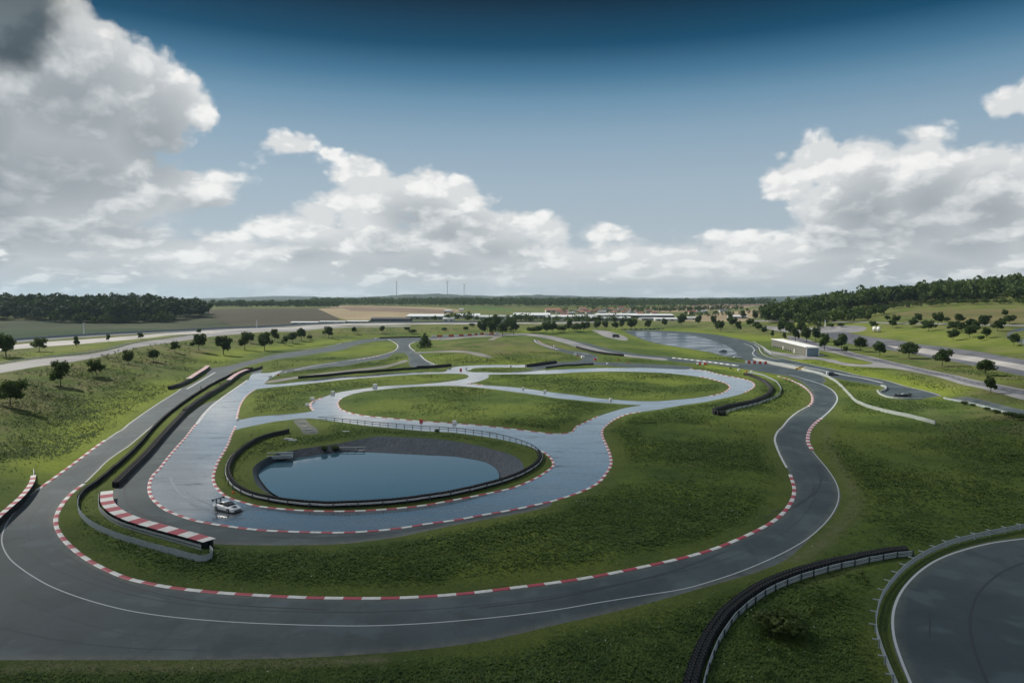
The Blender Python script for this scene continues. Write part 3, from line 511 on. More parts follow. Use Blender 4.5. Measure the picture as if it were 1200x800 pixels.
kerb([(652,409.2),(645,406.4),(636,402.6),(630,399)], 'short red and white kerb on the chicane in the far middle', .9, 3)

# tyre walls: every tyre of the stack is modelled, stacks stand shoulder to shoulder
def tyres(P, s, z, rows=1, h=1.0, dx=.62, N=None, off=0, k=5):
    mb = MB(); n = 8; L = s[-1]; m = int(L / dx)
    for r in range(rows):
        for i in range(m + 1):
            t = min(i * dx + (dx / 2 if r % 2 else 0), L); x = np.interp(t, s, P[:, 0]); y = np.interp(t, s, P[:, 1]); nx = np.interp(t, s, N[:, 0]); ny = np.interp(t, s, N[:, 1]); zz = np.interp(t, s, z)
            x += nx * (off + r * .58); y += ny * (off + r * .58); x += random.uniform(-.03, .03); b = len(mb.v); a0 = random.random()
            rings = []
            for q in range(k):
                z0 = zz + h * q / k; z1 = zz + h * (q + 1) / k; rings += [(.24, z0), (.32, z0 + (z1 - z0) * .5)]
            rings += [(.24, zz + h), (.14, zz + h - .06)]
            for rad, zz_ in rings:
                for j in range(n): mb.v.append((x + rad * math.cos(a0 + 2*PI*j/n), y + rad * math.sin(a0 + 2*PI*j/n), zz_))
            for q in range(len(rings) - 1):
                for j in range(n): mb.f.append((b + q*n + j, b + q*n + (j+1) % n, b + (q+1)*n + (j+1) % n, b + (q+1)*n + j)); mb.m.append(0)
            mb.f.append(tuple(b + (len(rings)-1)*n + j for j in range(n))); mb.m.append(0)
    return mb
POST = {}
def post_mesh(h, key='post', m='dark_steel', arm=0):
    if (h, key, arm) not in POST:
        mb = MB(); mb.box((0, 0, h / 2 - .1), (.12, .12, h + .2))
        if arm: mb.box((0, arm / 2, h - .08), (.10, abs(arm), .10))
        me = bpy.data.meshes.new(key); me.from_pydata(mb.v, [], mb.f); me.materials.append(M[m]); POST[(h, key, arm)] = me
    return POST[(h, key, arm)]
def posts(root, P, N, s, z, every, h, off=0, m='dark_steel', arm=0, maxn=95):
    ts = np.arange(0, s[-1] + .01, max(every, s[-1] / maxn)); me = post_mesh(h, 'post', m, arm)
    for t in ts:
        x, y, nx, ny, zz = (float(np.interp(t, s, a)) for a in (P[:, 0], P[:, 1], N[:, 0], N[:, 1], z))
        o = bpy.data.objects.new('post', me); COL.objects.link(o); o.parent = root; o.location = (x + nx * off - root.location[0], y + ny * off - root.location[1], zz - root.location[2]); o.rotation_euler = (0, 0, math.atan2(ny, nx) - PI / 2)
def local(mb, root): mb.v = [(a - root.location[0], b - root.location[1], c - root.location[2]) for a, b, c in mb.v]; return mb
WB = [(-.04, 0), (.04, .03), (.00, .09), (.04, .15), (.04, .28), (.0, .22), (-.04, .31), (-.08, .3), (-.04, .2), (-.04, .1)]
def rail(root, P, N, z, off, h0, m='steel', name='rail'):
    mb = MB(); sweep(mb, P, N, z, [(off - .04, h0), (off + .03, h0 + .02), (off + .01, h0 + .15), (off + .03, h0 + .29), (off - .04, h0 + .31), (off - .02, h0 + .15)])
    local(mb, root).build(name, M[m], root)
def tyre_wall(px, label, rows=1, h=1.0, top=None, seg=1.6, side=1, railoff=None, rail_m='steel', post_every=4, cat='tyre barrier', step=.8, dx=.62, belt=True, cap=None, levels=2):
    P, N, s = curve(px, step); z = zs(P) - .04; N = N * side; root = empty('tyre_barrier', (float(P[0, 0]), float(P[0, 1]), float(z[0])), 0, label, cat, 'tyre barriers')
    local(tyres(P, s, z, rows, h, dx, N), root).build('tyre_stack', M['rubber'], root)
    if belt:
        mb = MB(); sweep(mb, P, N, z, [(-.36, .02), (-.33, .02), (-.33, h * .93), (-.36, h * .93)]); local(mb, root).build('belt', M['belt'], root)
    if top:   # striped cover on top
        a, b = top; mb = MB(); c = int(round(seg / step)) or 1
        sweep(mb, P, N, z, [(a, h + .02), (b, h + .02), (b, h + .08), (a, h + .08)] if not cap else [(a, h * cap), (a + .03, h * cap), (a + .04, h), (b, h + .02), (b, h + .08), (a, h + .06)], 0, True, lambda i: (i // c) % 2)
        local(mb, root).build('striped_cover', [M['white'], M['red']], root)
    if railoff is not None:
        for lv in range(levels): rail(root, P, N, z, railoff, .18 + lv * .42 if levels > 1 else .5, rail_m)
        posts(root, P, N, s, z, post_every, 1.0, railoff + .12, 'dark_steel')
    return root
# near: left red-white wall
tyre_wall([(-60,672),(-30,645),(-8,622),(0,614),(12,603),(24,592),(33,581),(38,572),(39.5,565)], 'tyre wall with red and white striped cover at the left edge of the photo', 1, 1.35, (-.42, .42), 1.6, -1, None, cap=.05)
P, N, s = curve([(39.5,565),(40,560),(39.5,556)], .5); z = zs(P); r_ = empty('guard_rail', (float(P[0,0]), float(P[0,1]), float(z[0])), 0, 'short grey rail tail at the end of the left striped tyre wall', 'guard rail'); rail(r_, P, N, z, 0, .5); rail(r_, P, N, z, 0, .85); posts(r_, P, N, s, z, 2, 1.15, -.1)
# long left double barrier
tyre_wall([(92.5,586),(99,578),(114,567.5),(130,554),(150,536.5),(165,521),(180,503),(197,487),(215,473),(235,459.5),(252,449.5),(262,444.5),(272,439.5),(284,434.6),(296,432.4)], 'long black tyre wall on the left side of the grass strip between the two tracks', 1, 1.0, None, side=1, belt=False)
tyre_wall([(137,571),(141,567),(152,556),(163,545),(175,532.5),(190,515),(203,500.5),(216,486.5),(219,483)], 'black belted tyre wall on the right side of the grass strip, lower stretch', 2, 1.15, None, side=1)
tyre_wall([(217,485),(222,481),(238,469.5),(250,462),(262,454.5),(270,449.5)], 'thicker black tyre wall on the right side of the grass strip, upper stretch', 2, 1.5, None, side=1)
tyre_wall([(270,449),(275,444.6),(281,440.6),(288,437.4),(291.5,436.2)], 'tyre wall with faded red and white cover at the top of the grass strip', 2, 1.5, (-.4, 1.5), 2.2, 1, step=1.1)
tyre_wall([(291,436),(297,434.6),(303,433),(307,431)], 'short black tyre wall behind the faded striped one', 1, 1.2, None)
tyre_wall([(199,456.5),(210,453.4),(219,449.4),(223,447.4)], 'short black tyre wall at the foot of the left bank', 2, 1.4, None, side=1)
tyre_wall([(223,447),(231,441.6),(239,436.4),(245,431.4)], 'tyre wall with pale red and white top at the foot of the left bank', 2, 1.4, (-.5, 1.6), 2.4, 1, step=1.2)
# striped barrier by the inner bend
tyre_wall([(124,583),(123.5,591),(126,599),(135,607.5),(150,615.3),(168,621.5),(186,626.6),(204,631.6),(222,636.6),(236,640.6),(244,643)], 'wide tyre barrier with bright red and white striped top beside the inner dry track', 2, 1.15, (-.75, 1.15), 2.4, 1, -1.0, 'steel', 2.6, step=.8, levels=2)
P, N, s = curve([(93,586),(91.5,592),(92,600),(96.5,607.5),(105,615.5),(118,623),(134,630),(150,635.5),(165,640),(180,644.3),(196,648.5),(212,653),(226,656.6),(236,658.6),(243,658),(248,655),(249,650.5),(246,647)], .7); z = zs(P); r_ = empty('guard_rail', (float(P[0,0]), float(P[0,1]), float(z[0])), 0, 'pale grey armco wall curving round the tip of the grass strip below the striped barrier', 'guard rail', 'guard rails')
for lv in range(3): rail(r_, P, N, z, 0, .04 + lv * .31, 'armco')
posts(r_, P, N, s, z, 3, 1.0, .12)
# pond ring
RING = [(338,507),(320,511),(302,517),(287,526),(275,536.5),(269,547),(267.5,556),(271.5,566.5),(281,575.5),(301,584),(331,590),(366,593.5),(400,594),(433,592.6),(466,590),(500,585.6),(533,580),(566,572.4),(600,562),(618,553.5),(629,545.5),(633,538),(631,531.5)]
tyre_wall(RING, 'black tyre wall circling the near side of the pond', 1, 1.1, None, side=-1, railoff=.55, rail_m='steel', post_every=4, levels=1)
P, N, s = curve([(631,531.5),(624,526.5),(610,520.6),(590,514.8),(570,510.6),(545,507.4),(520,505),(500,504),(480,502.4),(460,500.6),(440,499),(420,496.8),(400,494.8),(385,493.4),(373,493)], 1.0); z = zs(P)
r_ = empty('pond_fence', (float(P[0,0]), float(P[0,1]), float(z[0])), 0, 'low grey post and rail fence along the far side of the pond', 'fence')
for lv in (.45, 1.0):
    mb = MB(); sweep(mb, P, N, z, [(-.05, lv), (.05, lv), (.05, lv + .14), (-.05, lv + .14)]); local(mb, r_).build('rail', M['armco'] if lv < .8 else M['belt'], r_)
posts(r_, P, N, s, z, 2.6, 1.15, 0)
# back tyre walls
tyre_wall([(350,443.6),(375,441.4),(400,439),(430,436.6),(455,434.6),(480,433),(491,432)], 'very long low black tyre wall in the upper left infield', 2, 1.1, None, dx=.9)
tyre_wall([(489,432),(500,431.6),(515,430.6),(528.5,429.2)], 'dark barrier closing the slip road at the junction, next to white markers', 2, 1.5, None, dx=.9)
tyre_wall([(618,430),(628,428.8),(640,427),(652,425.6)], 'black tyre wall in the far infield, left of its slimmer twin', 3, 1.5, None, dx=.9)
tyre_wall([(640,431.6),(652,430),(668,428.6),(685,427.6),(695,427.2)], 'slim black tyre wall in the far infield, right of its thicker twin', 2, .9, None, dx=.9)
tyre_wall([(676,407.6),(686,410.4),(700,413.6),(715,415.8),(731,417.2)], 'curved black tyre wall behind the chicane in the far middle', 2, 1.3, None, side=-1, dx=.9)
tyre_wall([(445,396.4),(460,396),(475,395.6),(493,395.2)], 'flat black tyre wall in front of the far bank', 1, 1.2, None, dx=1.0)
tyre_wall([(873,439.6),(880,440.8),(889,444.2),(897,448.4),(902.4,453.4),(905,457.4),(903,462),(898,466),(890,469.6),(878,473.6),(862,476.8),(848,479.6),(840,482),(837.5,484.2),(841,486),(848,486)], 'black S shaped tyre wall on the right between wet hairpin and track', 2, 1.2, None, side=-1, dx=.7)
P, N, s = curve([(876,437),(886,438.4),(897,441.8),(906,446),(912.5,451.5),(915.5,458),(913,463.4),(908,467),(896,471.6),(880,476.4),(864,480),(853,483.4),(848,486.4)], 1.); z = zs(P)
r_ = empty('guard_rail', (float(P[0,0]), float(P[0,1]), float(z[0])), 0, 'grey guard rail wrapped round the outside of the S shaped tyre wall', 'guard rail', 'guard rails')
for lv in (.2, .55): rail(r_, P, N, z, 0, lv, 'armco')
posts(r_, P, N, s, z, 4, 1.0, .1)
# bottom right tyre wall with rail, and the rail round the near track
tyre_wall([(1060,648),(1040,650),(1020,653.6),(1000,657.4),(980,661.4),(960,666.4),(940,672),(920,678.6),(900,686.5),(883,695.5),(868,705.5),(853,718),(840,732.6),(828,750),(819,768),(812,786),(806,806),(800,835),(796,870)], 'black tyre wall backed by a steel rail, curving down to the bottom edge', 2, 1.05, None, side=1, railoff=1.35, rail_m='armco', post_every=2.6, levels=2, step=.7)
P, N, s = curve([(1330,598),(1260,610),(1200,620.6),(1170,626.5),(1150,630.6),(1120,638),(1090,650),(1066,665),(1046,685),(1035,701),(1028.5,720),(1027,742),(1033,764),(1042,788),(1054,816),(1072,860)], .8); z = zs(P)
r_ = empty('guard_rail', (float(P[0,0]), float(P[0,1]), float(z[0])), 0, 'grey steel guard rail with spacer brackets curving round the near track at the lower right', 'guard rail', 'guard rails')
rail(r_, P, N, z, .0, .62, 'armco'); rail(r_, P, N, z, .0, .22, 'armco')
posts(r_, P, N, s, z, 3.4, .95, -.12, 'armco', -.6)
# pale concrete wall on the right
def wall(px, label, h=.95, t=.35, m='conc_wall', name='concrete_barrier', step=1.5, cat='barrier', joints=0):
    P, N, s = curve(px, step); z = zs(P) - .06; mb = MB(); sweep(mb, P, N, z, [(-t/2, 0), (t/2, 0), (t/2 * .7, h), (-t/2 * .7, h)]); return tag(mb.build(name, M[m]), label, cat)
wall([(883,421),(900,424.6),(925,429.6),(950,435.6),(966,440.6),(976,445.6),(986,453.4),(993,461),(999,467.6),(1008,473.6),(1024,479.6),(1044,484.4),(1068,489.4),(1084,493.6),(1096,497)], 'long pale concrete wall snaking from the pit lane into the right-hand meadow', 1.05, .35)
wall([(1032.5,452.4),(1037,453.6),(1038.4,456),(1036,458.4),(1032,459.4)], 'small hooked pale barrier beside the parked dark racing car', .8, .5)
wall([(1028,458),(1033,463),(1045,466.4),(1063,467.8),(1080,467.8)], 'low pale barrier along the lower edge of the turning area', .6, .5)
wall([(892,405.4),(899,410),(904,414.4)], 'short pale block line beside the pit lane curve', .4, .4)
# striped block rows
def blocks(px, label, n, L=1.0, h=.8, d=.5, cols=('white_plastic', 'red_plastic')):
    P, N, s = curve(px, .5); root = empty('barrier_row', (float(P[0,0]), float(P[0,1]), gnd(*P[0])), 0, label, 'barrier', 'rows of plastic barrier blocks')
    L = s[-1] / n * .92
    for i in range(n):
        t = s[-1] * (i + .5) / n; x, y = float(np.interp(t, s, P[:, 0])), float(np.interp(t, s, P[:, 1])); a = math.atan2(np.interp(t, s, N[:, 1]), np.interp(t, s, N[:, 0])) - PI / 2
        mb = MB(); mb.box((0, 0, h * .3), (L, d, h * .6 + .1)); mb.box((0, 0, h * .8), (L, d * .55, h * .4)); o = mb.build('block', M[cols[i % len(cols)]], root); o.location = Vector((x, y, gnd(x, y))) - root.location; o.rotation_euler.z = a
blocks([(873,425.6),(899,426.4)], 'row of red and white barrier blocks on the asphalt by the pit lane entry', 8, h=1.4, d=.8)
blocks([(816,427),(828,427.4)], 'short row of red and white blocks on the grass wedge', 4, h=1.1, d=.7)
blocks([(505,394.6),(530,394.2),(550,393.2),(565,392),(585,391.2)], 'row of red and white barriers in front of the far bank', 15, h=1.5, d=1.)
blocks([(788,419.6),(810,422),(832,424.6),(850,427),(866,429)], 'dashed row of white concrete blocks beside the upper track', 22, h=.5, d=.6, cols=('white_plastic', 'conc_wall'))
blocks([(1106,466.6),(1130,471.6),(1155,477.6),(1175,483),(1190,487.2)], 'line of grey white barrier blocks along the upper edge of the right-hand bank', 24, h=.55, d=.4, cols=('conc_wall', 'armco'))
blocks([(728,386.6),(750,386),(778,385.4)], 'far row of small grey blocks behind the wet skid pad', 18, h=1.0, d=.8, cols=('armco', 'belt'))
# ------------------------------------------------------------------ vegetation
def leafm(name, a, b, tr=.25):
    m = mat(name, a, .75, spec=.2); k = NT(m); n = k.noise(k.obj(), .9, 3, .6); oi = k.n.new('ShaderNodeObjectInfo').outputs['Random']
    c = k.mix(k.mapr(n, .35, .65), a, b); c = k.mix(k.math('MULTIPLY', oi, .45), c, tuple(v * .55 for v in b)); k.base(c)
    t = k.n.new('ShaderNodeBsdfTranslucent'); k._set(t.inputs[0], k.mix(1., c, (1.3, 1.5, .6), 'MULTIPLY')); mx = k.n.new('ShaderNodeMixShader'); mx.inputs[0].default_value = tr
    k.t.links.new(k.b.outputs[0], mx.inputs[1]); k.t.links.new(t.outputs[0], mx.inputs[2]); k.t.links.new(mx.outputs[0], k.n['Material Output'].inputs[0]); return m
M['leaf_dark'] = leafm('dark_foliage', (.028, .052, .015), (.070, .110, .028)); M['leaf_mid'] = leafm('green_foliage', (.036, .064, .018), (.075, .112, .030)); M['leaf_light'] = leafm('pale_foliage', (.050, .078, .022), (.092, .125, .036))
M['bark'] = mat('bark', (.07, .055, .04), .9)
M['leaf_deep'] = leafm('deep_forest_foliage', (.016, .033, .014), (.036, .062, .022))
def leaf_cloud(rng, n, shape, size, squash=1.):
    """leaf clumps spread through a crown made of lobes; returns vertices and quads"""
    lobes = shape(rng); w = np.array([l[3] ** 2 for l in lobes]); w /= w.sum(); idx = rng.choice(len(lobes), n, p=w)
    L = np.array(lobes)[idx]; d = rng.normal(size=(n, 3)); d /= np.linalg.norm(d, axis=1)[:, None]
    rad = L[:, 3] * (1 - .5 * rng.random(n) ** 1.8) * (1 + .10 * rng.normal(size=n)); c = L[:, :3] + d * rad[:, None] * np.array([1, 1, .9])
    nrm = d + rng.normal(size=(n, 3)) * .55; nrm /= np.linalg.norm(nrm, axis=1)[:, None]
    u = np.cross(nrm, rng.normal(size=(n, 3))); u /= np.linalg.norm(u, axis=1)[:, None]; v = np.cross(nrm, u); s = size * (.6 + .8 * rng.random(n))[:, None]
    V = np.stack([c - u * s - v * s * .7, c + u * s - v * s * .5, c + u * s * .6 + v * s, c - u * s * .8 + v * s * .8], 1).reshape(-1, 3)
    return V, np.arange(4 * n, dtype=np.int32).reshape(-1, 4)
def round_shape(z0, r, zc, up=.85, nl=16):
    def f(rng):
        o = [(0, 0, zc, r * .62)]
        for i in range(nl):
            a = 2*PI * i / nl * 2.4 + rng.uniform(-.4, .4); e = rng.uniform(-.75, 1.1); q = r * rng.uniform(.34, .82)
            o.append((math.cos(a) * math.cos(e) * q, math.sin(a) * math.cos(e) * q, zc + math.sin(e) * q * up * 1.15, r * rng.uniform(.20, .42)))
        return o
    return f
def cone_shape(h):
    def f(rng):
        o = []
        for i in range(14):
            t = i / 13; a = i * 2.4; q = .26 * (1 - t) ** .8; o.append((math.cos(a) * q * .8, math.sin(a) * q * .8, .16 + t * .78, .05 + .20 * (1 - t)))
        return o
    return f
# unit-height tree models (height 1), crown width ~0.85
def tree_mesh(seed, kind):
    rng = np.random.default_rng(seed)
    if kind == 'conifer': V, F = leaf_cloud(rng, 1500, cone_shape(1), .026)
    elif kind == 'bush': V, F = leaf_cloud(rng, 1300, lambda r: [(math.cos(i*2.4)*.28*r.random(), math.sin(i*2.4)*.28, .42 + .2*r.random(), .24 + .1*r.random()) for i in range(9)], .034)
    elif kind == 'tall': V, F = leaf_cloud(rng, 1900, round_shape(0, .34, .54, 1.35, 18), .026)
    else: V, F = leaf_cloud(rng, 2200, round_shape(0, .44, .56, 1.0, 18), .027)
    me_c = bpy.data.meshes.new('crown'); n = len(F); me_c.vertices.add(len(V)); me_c.vertices.foreach_set('co', V.astype(np.float32).ravel()); me_c.loops.add(n*4); me_c.loops.foreach_set('vertex_index', F.ravel()); me_c.polygons.add(n); me_c.polygons.foreach_set('loop_start', np.arange(n, dtype=np.int32)*4); me_c.polygons.foreach_set('loop_total', np.full(n, 4, np.int32)); me_c.update(calc_edges=True)
    mb = MB(); lean = rng.uniform(-.02, .02, 2); mb.tube((0, 0, -.03), (lean[0], lean[1], .34), .022, .016, 7); mb.tube((lean[0], lean[1], .33), (lean[0]*2, lean[1]*2, .72), .016, .006, 6)
    for i in range(5):
        a = i * 2.4 + rng.random(); z0 = .28 + .05 * i; mb.tube((lean[0], lean[1], z0), (math.cos(a) * .22, math.sin(a) * .22, z0 + .22), .010, .004, 5)
    me_t = bpy.data.meshes.new('trunk'); me_t.from_pydata(mb.v, [], mb.f); me_t.materials.append(M['bark'])
    return me_c, me_t
TM = {}
for kd_, mts in (('round', ('leaf_dark', 'leaf_mid', 'leaf_light')), ('tall', ('leaf_dark', 'leaf_mid')), ('bush', ('leaf_dark', 'leaf_mid', 'leaf_light')), ('conifer', ('leaf_dark',))):
    vs_ = [tree_mesh(100 + 17 * i + len(kd_), kd_) for i in range({'round': 5, 'tall': 2, 'bush': 2, 'conifer': 1}[kd_])]
    for mt in mts:
        L = []
        for c, t in vs_:
            c2 = c.copy(); c2.name = 'crown'; c2.materials.append(M[mt]); L.append((c2, t))
        TM[kd_, mt] = L
def tree(px, py, h, w, label, group=None, kind='round', leaf='leaf_dark', z=None):
    p = wp(px, py); D = p.y; H = h * D / FPX * 1.06; W = w * D / FPX * 1.08; L = TM[kind, leaf]; c, t = L[random.randrange(len(L))]
    root = empty('bush' if kind == 'bush' else 'conifer' if kind == 'conifer' else 'tree', (p.x, p.y, p.z - .05), random.uniform(0, 6.28), label, 'bush' if kind == 'bush' else 'tree', group)
    base_w = {'round': .98, 'tall': .82, 'bush': .95, 'conifer': .62}[kind]; s = (W / base_w, W / base_w, H)
    o = bpy.data.objects.new('crown', c); COL.objects.link(o); o.parent = root; o.scale = s
    if kind != 'bush':
        o = bpy.data.objects.new('trunk', t); COL.objects.link(o); o.parent = root; o.scale = (H * .9, H * .9, H)
    return root
ORD = ['leftmost', 'second', 'third', 'fourth', 'fifth', 'sixth', 'seventh', 'eighth', 'ninth', 'tenth', 'eleventh', 'twelfth', 'thirteenth', 'fourteenth', 'fifteenth', 'sixteenth', 'seventeenth', 'eighteenth', 'nineteenth', 'twentieth', 'twenty-first', 'twenty-second', 'twenty-third', 'twenty-fourth', 'twenty-fifth', 'twenty-sixth', 'twenty-seventh', 'twenty-eighth', 'twenty-ninth', 'thirtieth']
def row(rows, place, group, noun='tree'):
    rows = sorted(rows, key=lambda r: r[0]); ws = sorted(r[3] for r in rows)
    for i, r in enumerate(rows):
        kind = r[4] if len(r) > 4 else 'round'; leaf = r[5] if len(r) > 5 else 'leaf_dark'
        tone = {'leaf_dark': 'dark green', 'leaf_mid': 'green', 'leaf_light': 'pale green'}[leaf]; form = {'round': 'round crowned tree', 'tall': 'upright tree', 'bush': 'bush', 'conifer': 'conifer shaped tree'}[kind]
        n = len(rows)
        pos = ('leftmost' if i == 0 else f'{ORD[i]} from left') if i < n - 1 or n == 1 else 'rightmost'
        if n == 1: pos = 'standing alone'
        tree(r[0], r[1], r[2], r[3], f'{tone} {form}, {pos} {place}'.replace('conifer shaped tree', 'conifer').replace('round crowned', 'round'), group, kind, leaf)
row([(7,418,28,27,'round','leaf_mid'),(46,412,17,17,'round','leaf_light'),(90,407,13,8,'tall'),(127,400,8,6),(165,397.5,8,7),(233,391,6,6)], 'beside the motorway at upper left', 'young trees beside the motorway')
row([(12,476,32,36),(71,452,28,28),(113,440,19,19),(151,427,16,16),(180,423,15,15),(205,412.5,13,12),(233,411,21,21),(262,415.5,26,22,'tall'),(287,410,20,17),(293,402,12,12),(310,411,22,21),(322,400,14,13),(334,404,11,9,'round','leaf_mid'),(343,402,14,13),(353,399,16,13),(363,398,6,6,'bush'),(385,396,14,14)], 'on the left grass bank', 'trees on the left bank')
row([(415,391,9,7),(448,390,9,7),(477,388,6,6,'bush'),(484,391,6,9,'bush'),(521,388,5,6,'bush'),(546,387.5,6,6,'bush'),(553,383,5,7,'bush')], 'on the far grass bank', 'bushes on the far bank')
row([(498,407,17,13,'conifer')], 'in the grass right of the junction', None)
row([(565,392,16,14),(571,388,17,13),(577,393,17,13),(583,388,18,14),(589,394,18,15,'round','leaf_mid'),(596,388,17,14),(602,392,18,13)], 'in the dense clump on the far bank', 'trees of the dense clump')
row([(622,390,8,10,'bush'),(631,390,10,12,'bush'),(640,391,14,15,'round','leaf_mid'),(648,390,13,12),(657,389,9,12,'bush'),(667,388,13,12),(676,389,12,14,'bush'),(684,388,11,10),(689,386.5,9,8),(700,386.5,11,11),(709,386,10,9),(721,386.5,10,11),(729,385,11,9),(739,386.5,13,11),(744,385,11,8),(759,385.5,11,10),(779,382.5,9,9),(799,382.5,14,13)], 'in the tree line beyond the infield', 'tree line beyond the infield')
row([(818,380.5,11,10),(836,381,11,10),(841,386,10,11),(844,389,14,11),(855,380,13,9,'tall'),(859,383,11,12),(865,388.5,12,10),(871,373.5,10,9,'tall'),(885,375,10,9),(879,382.5,9,11),(886,385,9,9),(889,387.5,9,9,'round','leaf_mid'),(895,391.5,9,9),(905,395.5,9,5,'tall')], 'behind the skid pad', 'trees behind the skid pad')
row([(900,375.5,13,10,'round','leaf_mid'),(917,373.5,11,11,'round','leaf_mid'),(933,371,10,10,'round','leaf_mid'),(949,371,12,12,'round','leaf_mid'),(940,376,6,8,'bush'),(921,377.5,6,6,'bush'),(955,377,11,15,'round','leaf_mid'),(966,373,12,11,'round','leaf_mid'),(977,376.5,11,13),(985,371,13,12,'round','leaf_light'),(997,376,9,8),(960,384.5,7,7),(973,384,6,7,'bush','leaf_mid'),(985,383.5,6,7,'bush')], 'below the right-hand wood', 'trees below the right-hand wood')
row([(915,391,15,11),(919,398,9,6,'tall'),(924,389,11,11),(926,393,15,14),(932,400,17,13),(939,391,15,13),(945,401,18,15),(956,400,16,14),(966,410.5,19,15),(986,410,18,20),(1008,412,19,17),(1031,418,19,17),(1065,420,21,25),(1104,429,21,21),(1155,440,21,23)], 'in the row beside the grey hall', 'row of dark trees by the right-hand road')
row([(1161,461.5,22,15,'round','leaf_mid')], 'on the verge of the right-hand road', None)
row([(990,414,9,8,'round','leaf_light')], 'on the verge by the grey hall', None)
row([(1017,367.5,9,9),(1035,368,12,13,'round','leaf_mid'),(1018,375.5,7,8),(1013,374,5,5,'bush'),(1040,376,7,8),(1024,384,8,10),(1046,384,10,10),(1050,379.5,10,12),(1070,383.5,10,12),(1076,378,11,12),(1088,388,13,18),(1099,380.5,14,15),(1109,377.5,7,7,'bush'),(1117,388.5,13,17),(1117,399,13,16),(1124,378,10,15,'round','leaf_mid'),(1127,390,13,15),(1136,395.5,14,17),(1138,386,14,14),(1144,390,13,13),(1150,399,7,7,'bush'),(1151,384,14,14),(1156,396,13,13),(1155,378,9,12),(1169,388,13,15),(1174,383,10,11),(1183,380,12,15),(1178,371,8,9),(1188,405,15,15,'round','leaf_mid')], 'on the green slope at the right', 'trees on the right-hand slope')
row([(1130,474,5,8,'bush'),(1140,476,4,5,'bush'),(1157,481,5,7,'bush'),(1167,484,5,9,'bush'),(1183,489,8,12,'bush'),(1195,492,9,13,'bush')], 'below the white blocks on the right-hand bank', 'bushes below the white blocks')
row([(916,745,34,58,'bush','leaf_light')], 'between near tyre wall and guard rail', None)
row([(380,528,7,8,'bush','leaf_mid'),(392,527,6,10,'bush','leaf_mid'),(512,507,5,5,'bush')], 'on the far shore of the pond', 'bushes by the pond')

# woods: one mass each
def wood(name, polyw, n, h, label_mats, seed, leaf=('leaf_dark',), faces=260, und=True, hv=.25):
    """polyw: ground polygon (world); crowns stand shoulder to shoulder over it"""
    rng = np.random.default_rng(seed); P = np.array(polyw, float); mn, mx = P.min(0), P.max(0); C = np.zeros((0, 2))
    while len(C) < n:
        q = rng.uniform(mn, mx, (n * 2, 2)); C = np.vstack([C, q[inpoly(q, P)]])
    C = C[:n]; z = zs(C); Vs, Fs, mi = [], [], []; b = 0
    protos = [leaf_cloud(np.random.default_rng(seed + 50 + i), faces, round_shape(0, .5, .62, .8, 11), .062) for i in range(5)]
    for i in range(n):
        V, F = protos[i % 5]; H = h * (1 + hv * rng.normal()); H = max(h * .5, min(H, h * 1.5)); a = rng.uniform(0, 6.28); ca, sa = math.cos(a), math.sin(a); W = H * rng.uniform(.75, 1.0)
        Q = np.column_stack([(V[:, 0] * ca - V[:, 1] * sa) * W + C[i, 0], (V[:, 0] * sa + V[:, 1] * ca) * W + C[i, 1], V[:, 2] * H + z[i] - .1 * H]); Vs.append(Q); Fs.append(F + b); b += len(Q); mi.append(np.full(len(F), rng.integers(len(leaf))))
    return tag(mesh(name, np.vstack(Vs), np.vstack(Fs), [M[l] for l in leaf], mi=np.concatenate(mi)), kind='stuff')
def pd(*a): return [((px - 600) / FPX * D, D) for px, D in a]
wood('forest', pd((-220,905),(0,900),(60,870),(150,860),(205,880),(240,980),(245,1080),(220,1150),(100,1180),(-220,1180)), 1150, 21, None, 1, ('leaf_deep',), 170)
wood('scrub', pd((60,862),(150,850),(205,858),(208,868),(120,872),(60,880)), 70, 11, None, 2, ('leaf_dark', 'leaf_mid'), 120)
wood('wood', pd((248,1720),(395,1720),(398,1800),(248,1800)), 300, 17, None, 3, ('leaf_dark',), 70)
wood('wood', pd((365,2100),(560,2000),(700,1900),(800,2100),(905,2300),(905,2500),(365,2600)), 2300, 21, None, 4, ('leaf_dark', 'leaf_mid'), 44, hv=.34)
wood('forest', pd((897,760),(915,735),(960,760),(1000,790),(1060,800),(1120,745),(1200,690),(1330,660),(1330,960),(1200,960),(1060,960),(960,960),(900,900)), 1150, 17, None, 5, ('leaf_dark', 'leaf_mid', 'leaf_mid', 'leaf_light'), 170)
wood('hedge', pd((1040,752),(1120,715),(1200,655),(1330,620),(1330,640),(1200,672),(1120,730),(1040,765)), 130, 6, None, 6, ('leaf_mid', 'leaf_light'), 90)
wood('orchard', pd((930,640),(1000,650),(1035,690),(1000,740),(960,720),(915,690)), 46, 11, None, 7, ('leaf_mid', 'leaf_light'), 200)
wood('hedge', pd((482,900),(520,900),(560,880),(600,870),(700,865),(745,880),(745,895),(600,890),(482,915)), 110, 9, None, 8, ('leaf_dark', 'leaf_mid'), 90)
wood('hedge', pd((740,1500),(810,1480),(870,1500),(870,1540),(740,1540)), 120, 12, None, 9, ('leaf_dark',), 60)
wood('hedge', pd((800,1150),(840,1130),(900,1100),(900,1130),(840,1170),(800,1180)), 36, 9, None, 10, ('leaf_dark', 'leaf_mid'), 80)
# pointed spruce over the left wood
x, y = (27 - 600) / FPX * 1010, 1010.
r_ = empty('conifer', (x, y, gnd(x, y)), 0, 'dark spruce top rising above the left forest against the sky', 'tree'); o = bpy.data.objects.new('crown', TM['conifer', 'leaf_dark'][0][0]); COL.objects.link(o); o.parent = r_; o.scale = (14, 14, 31)
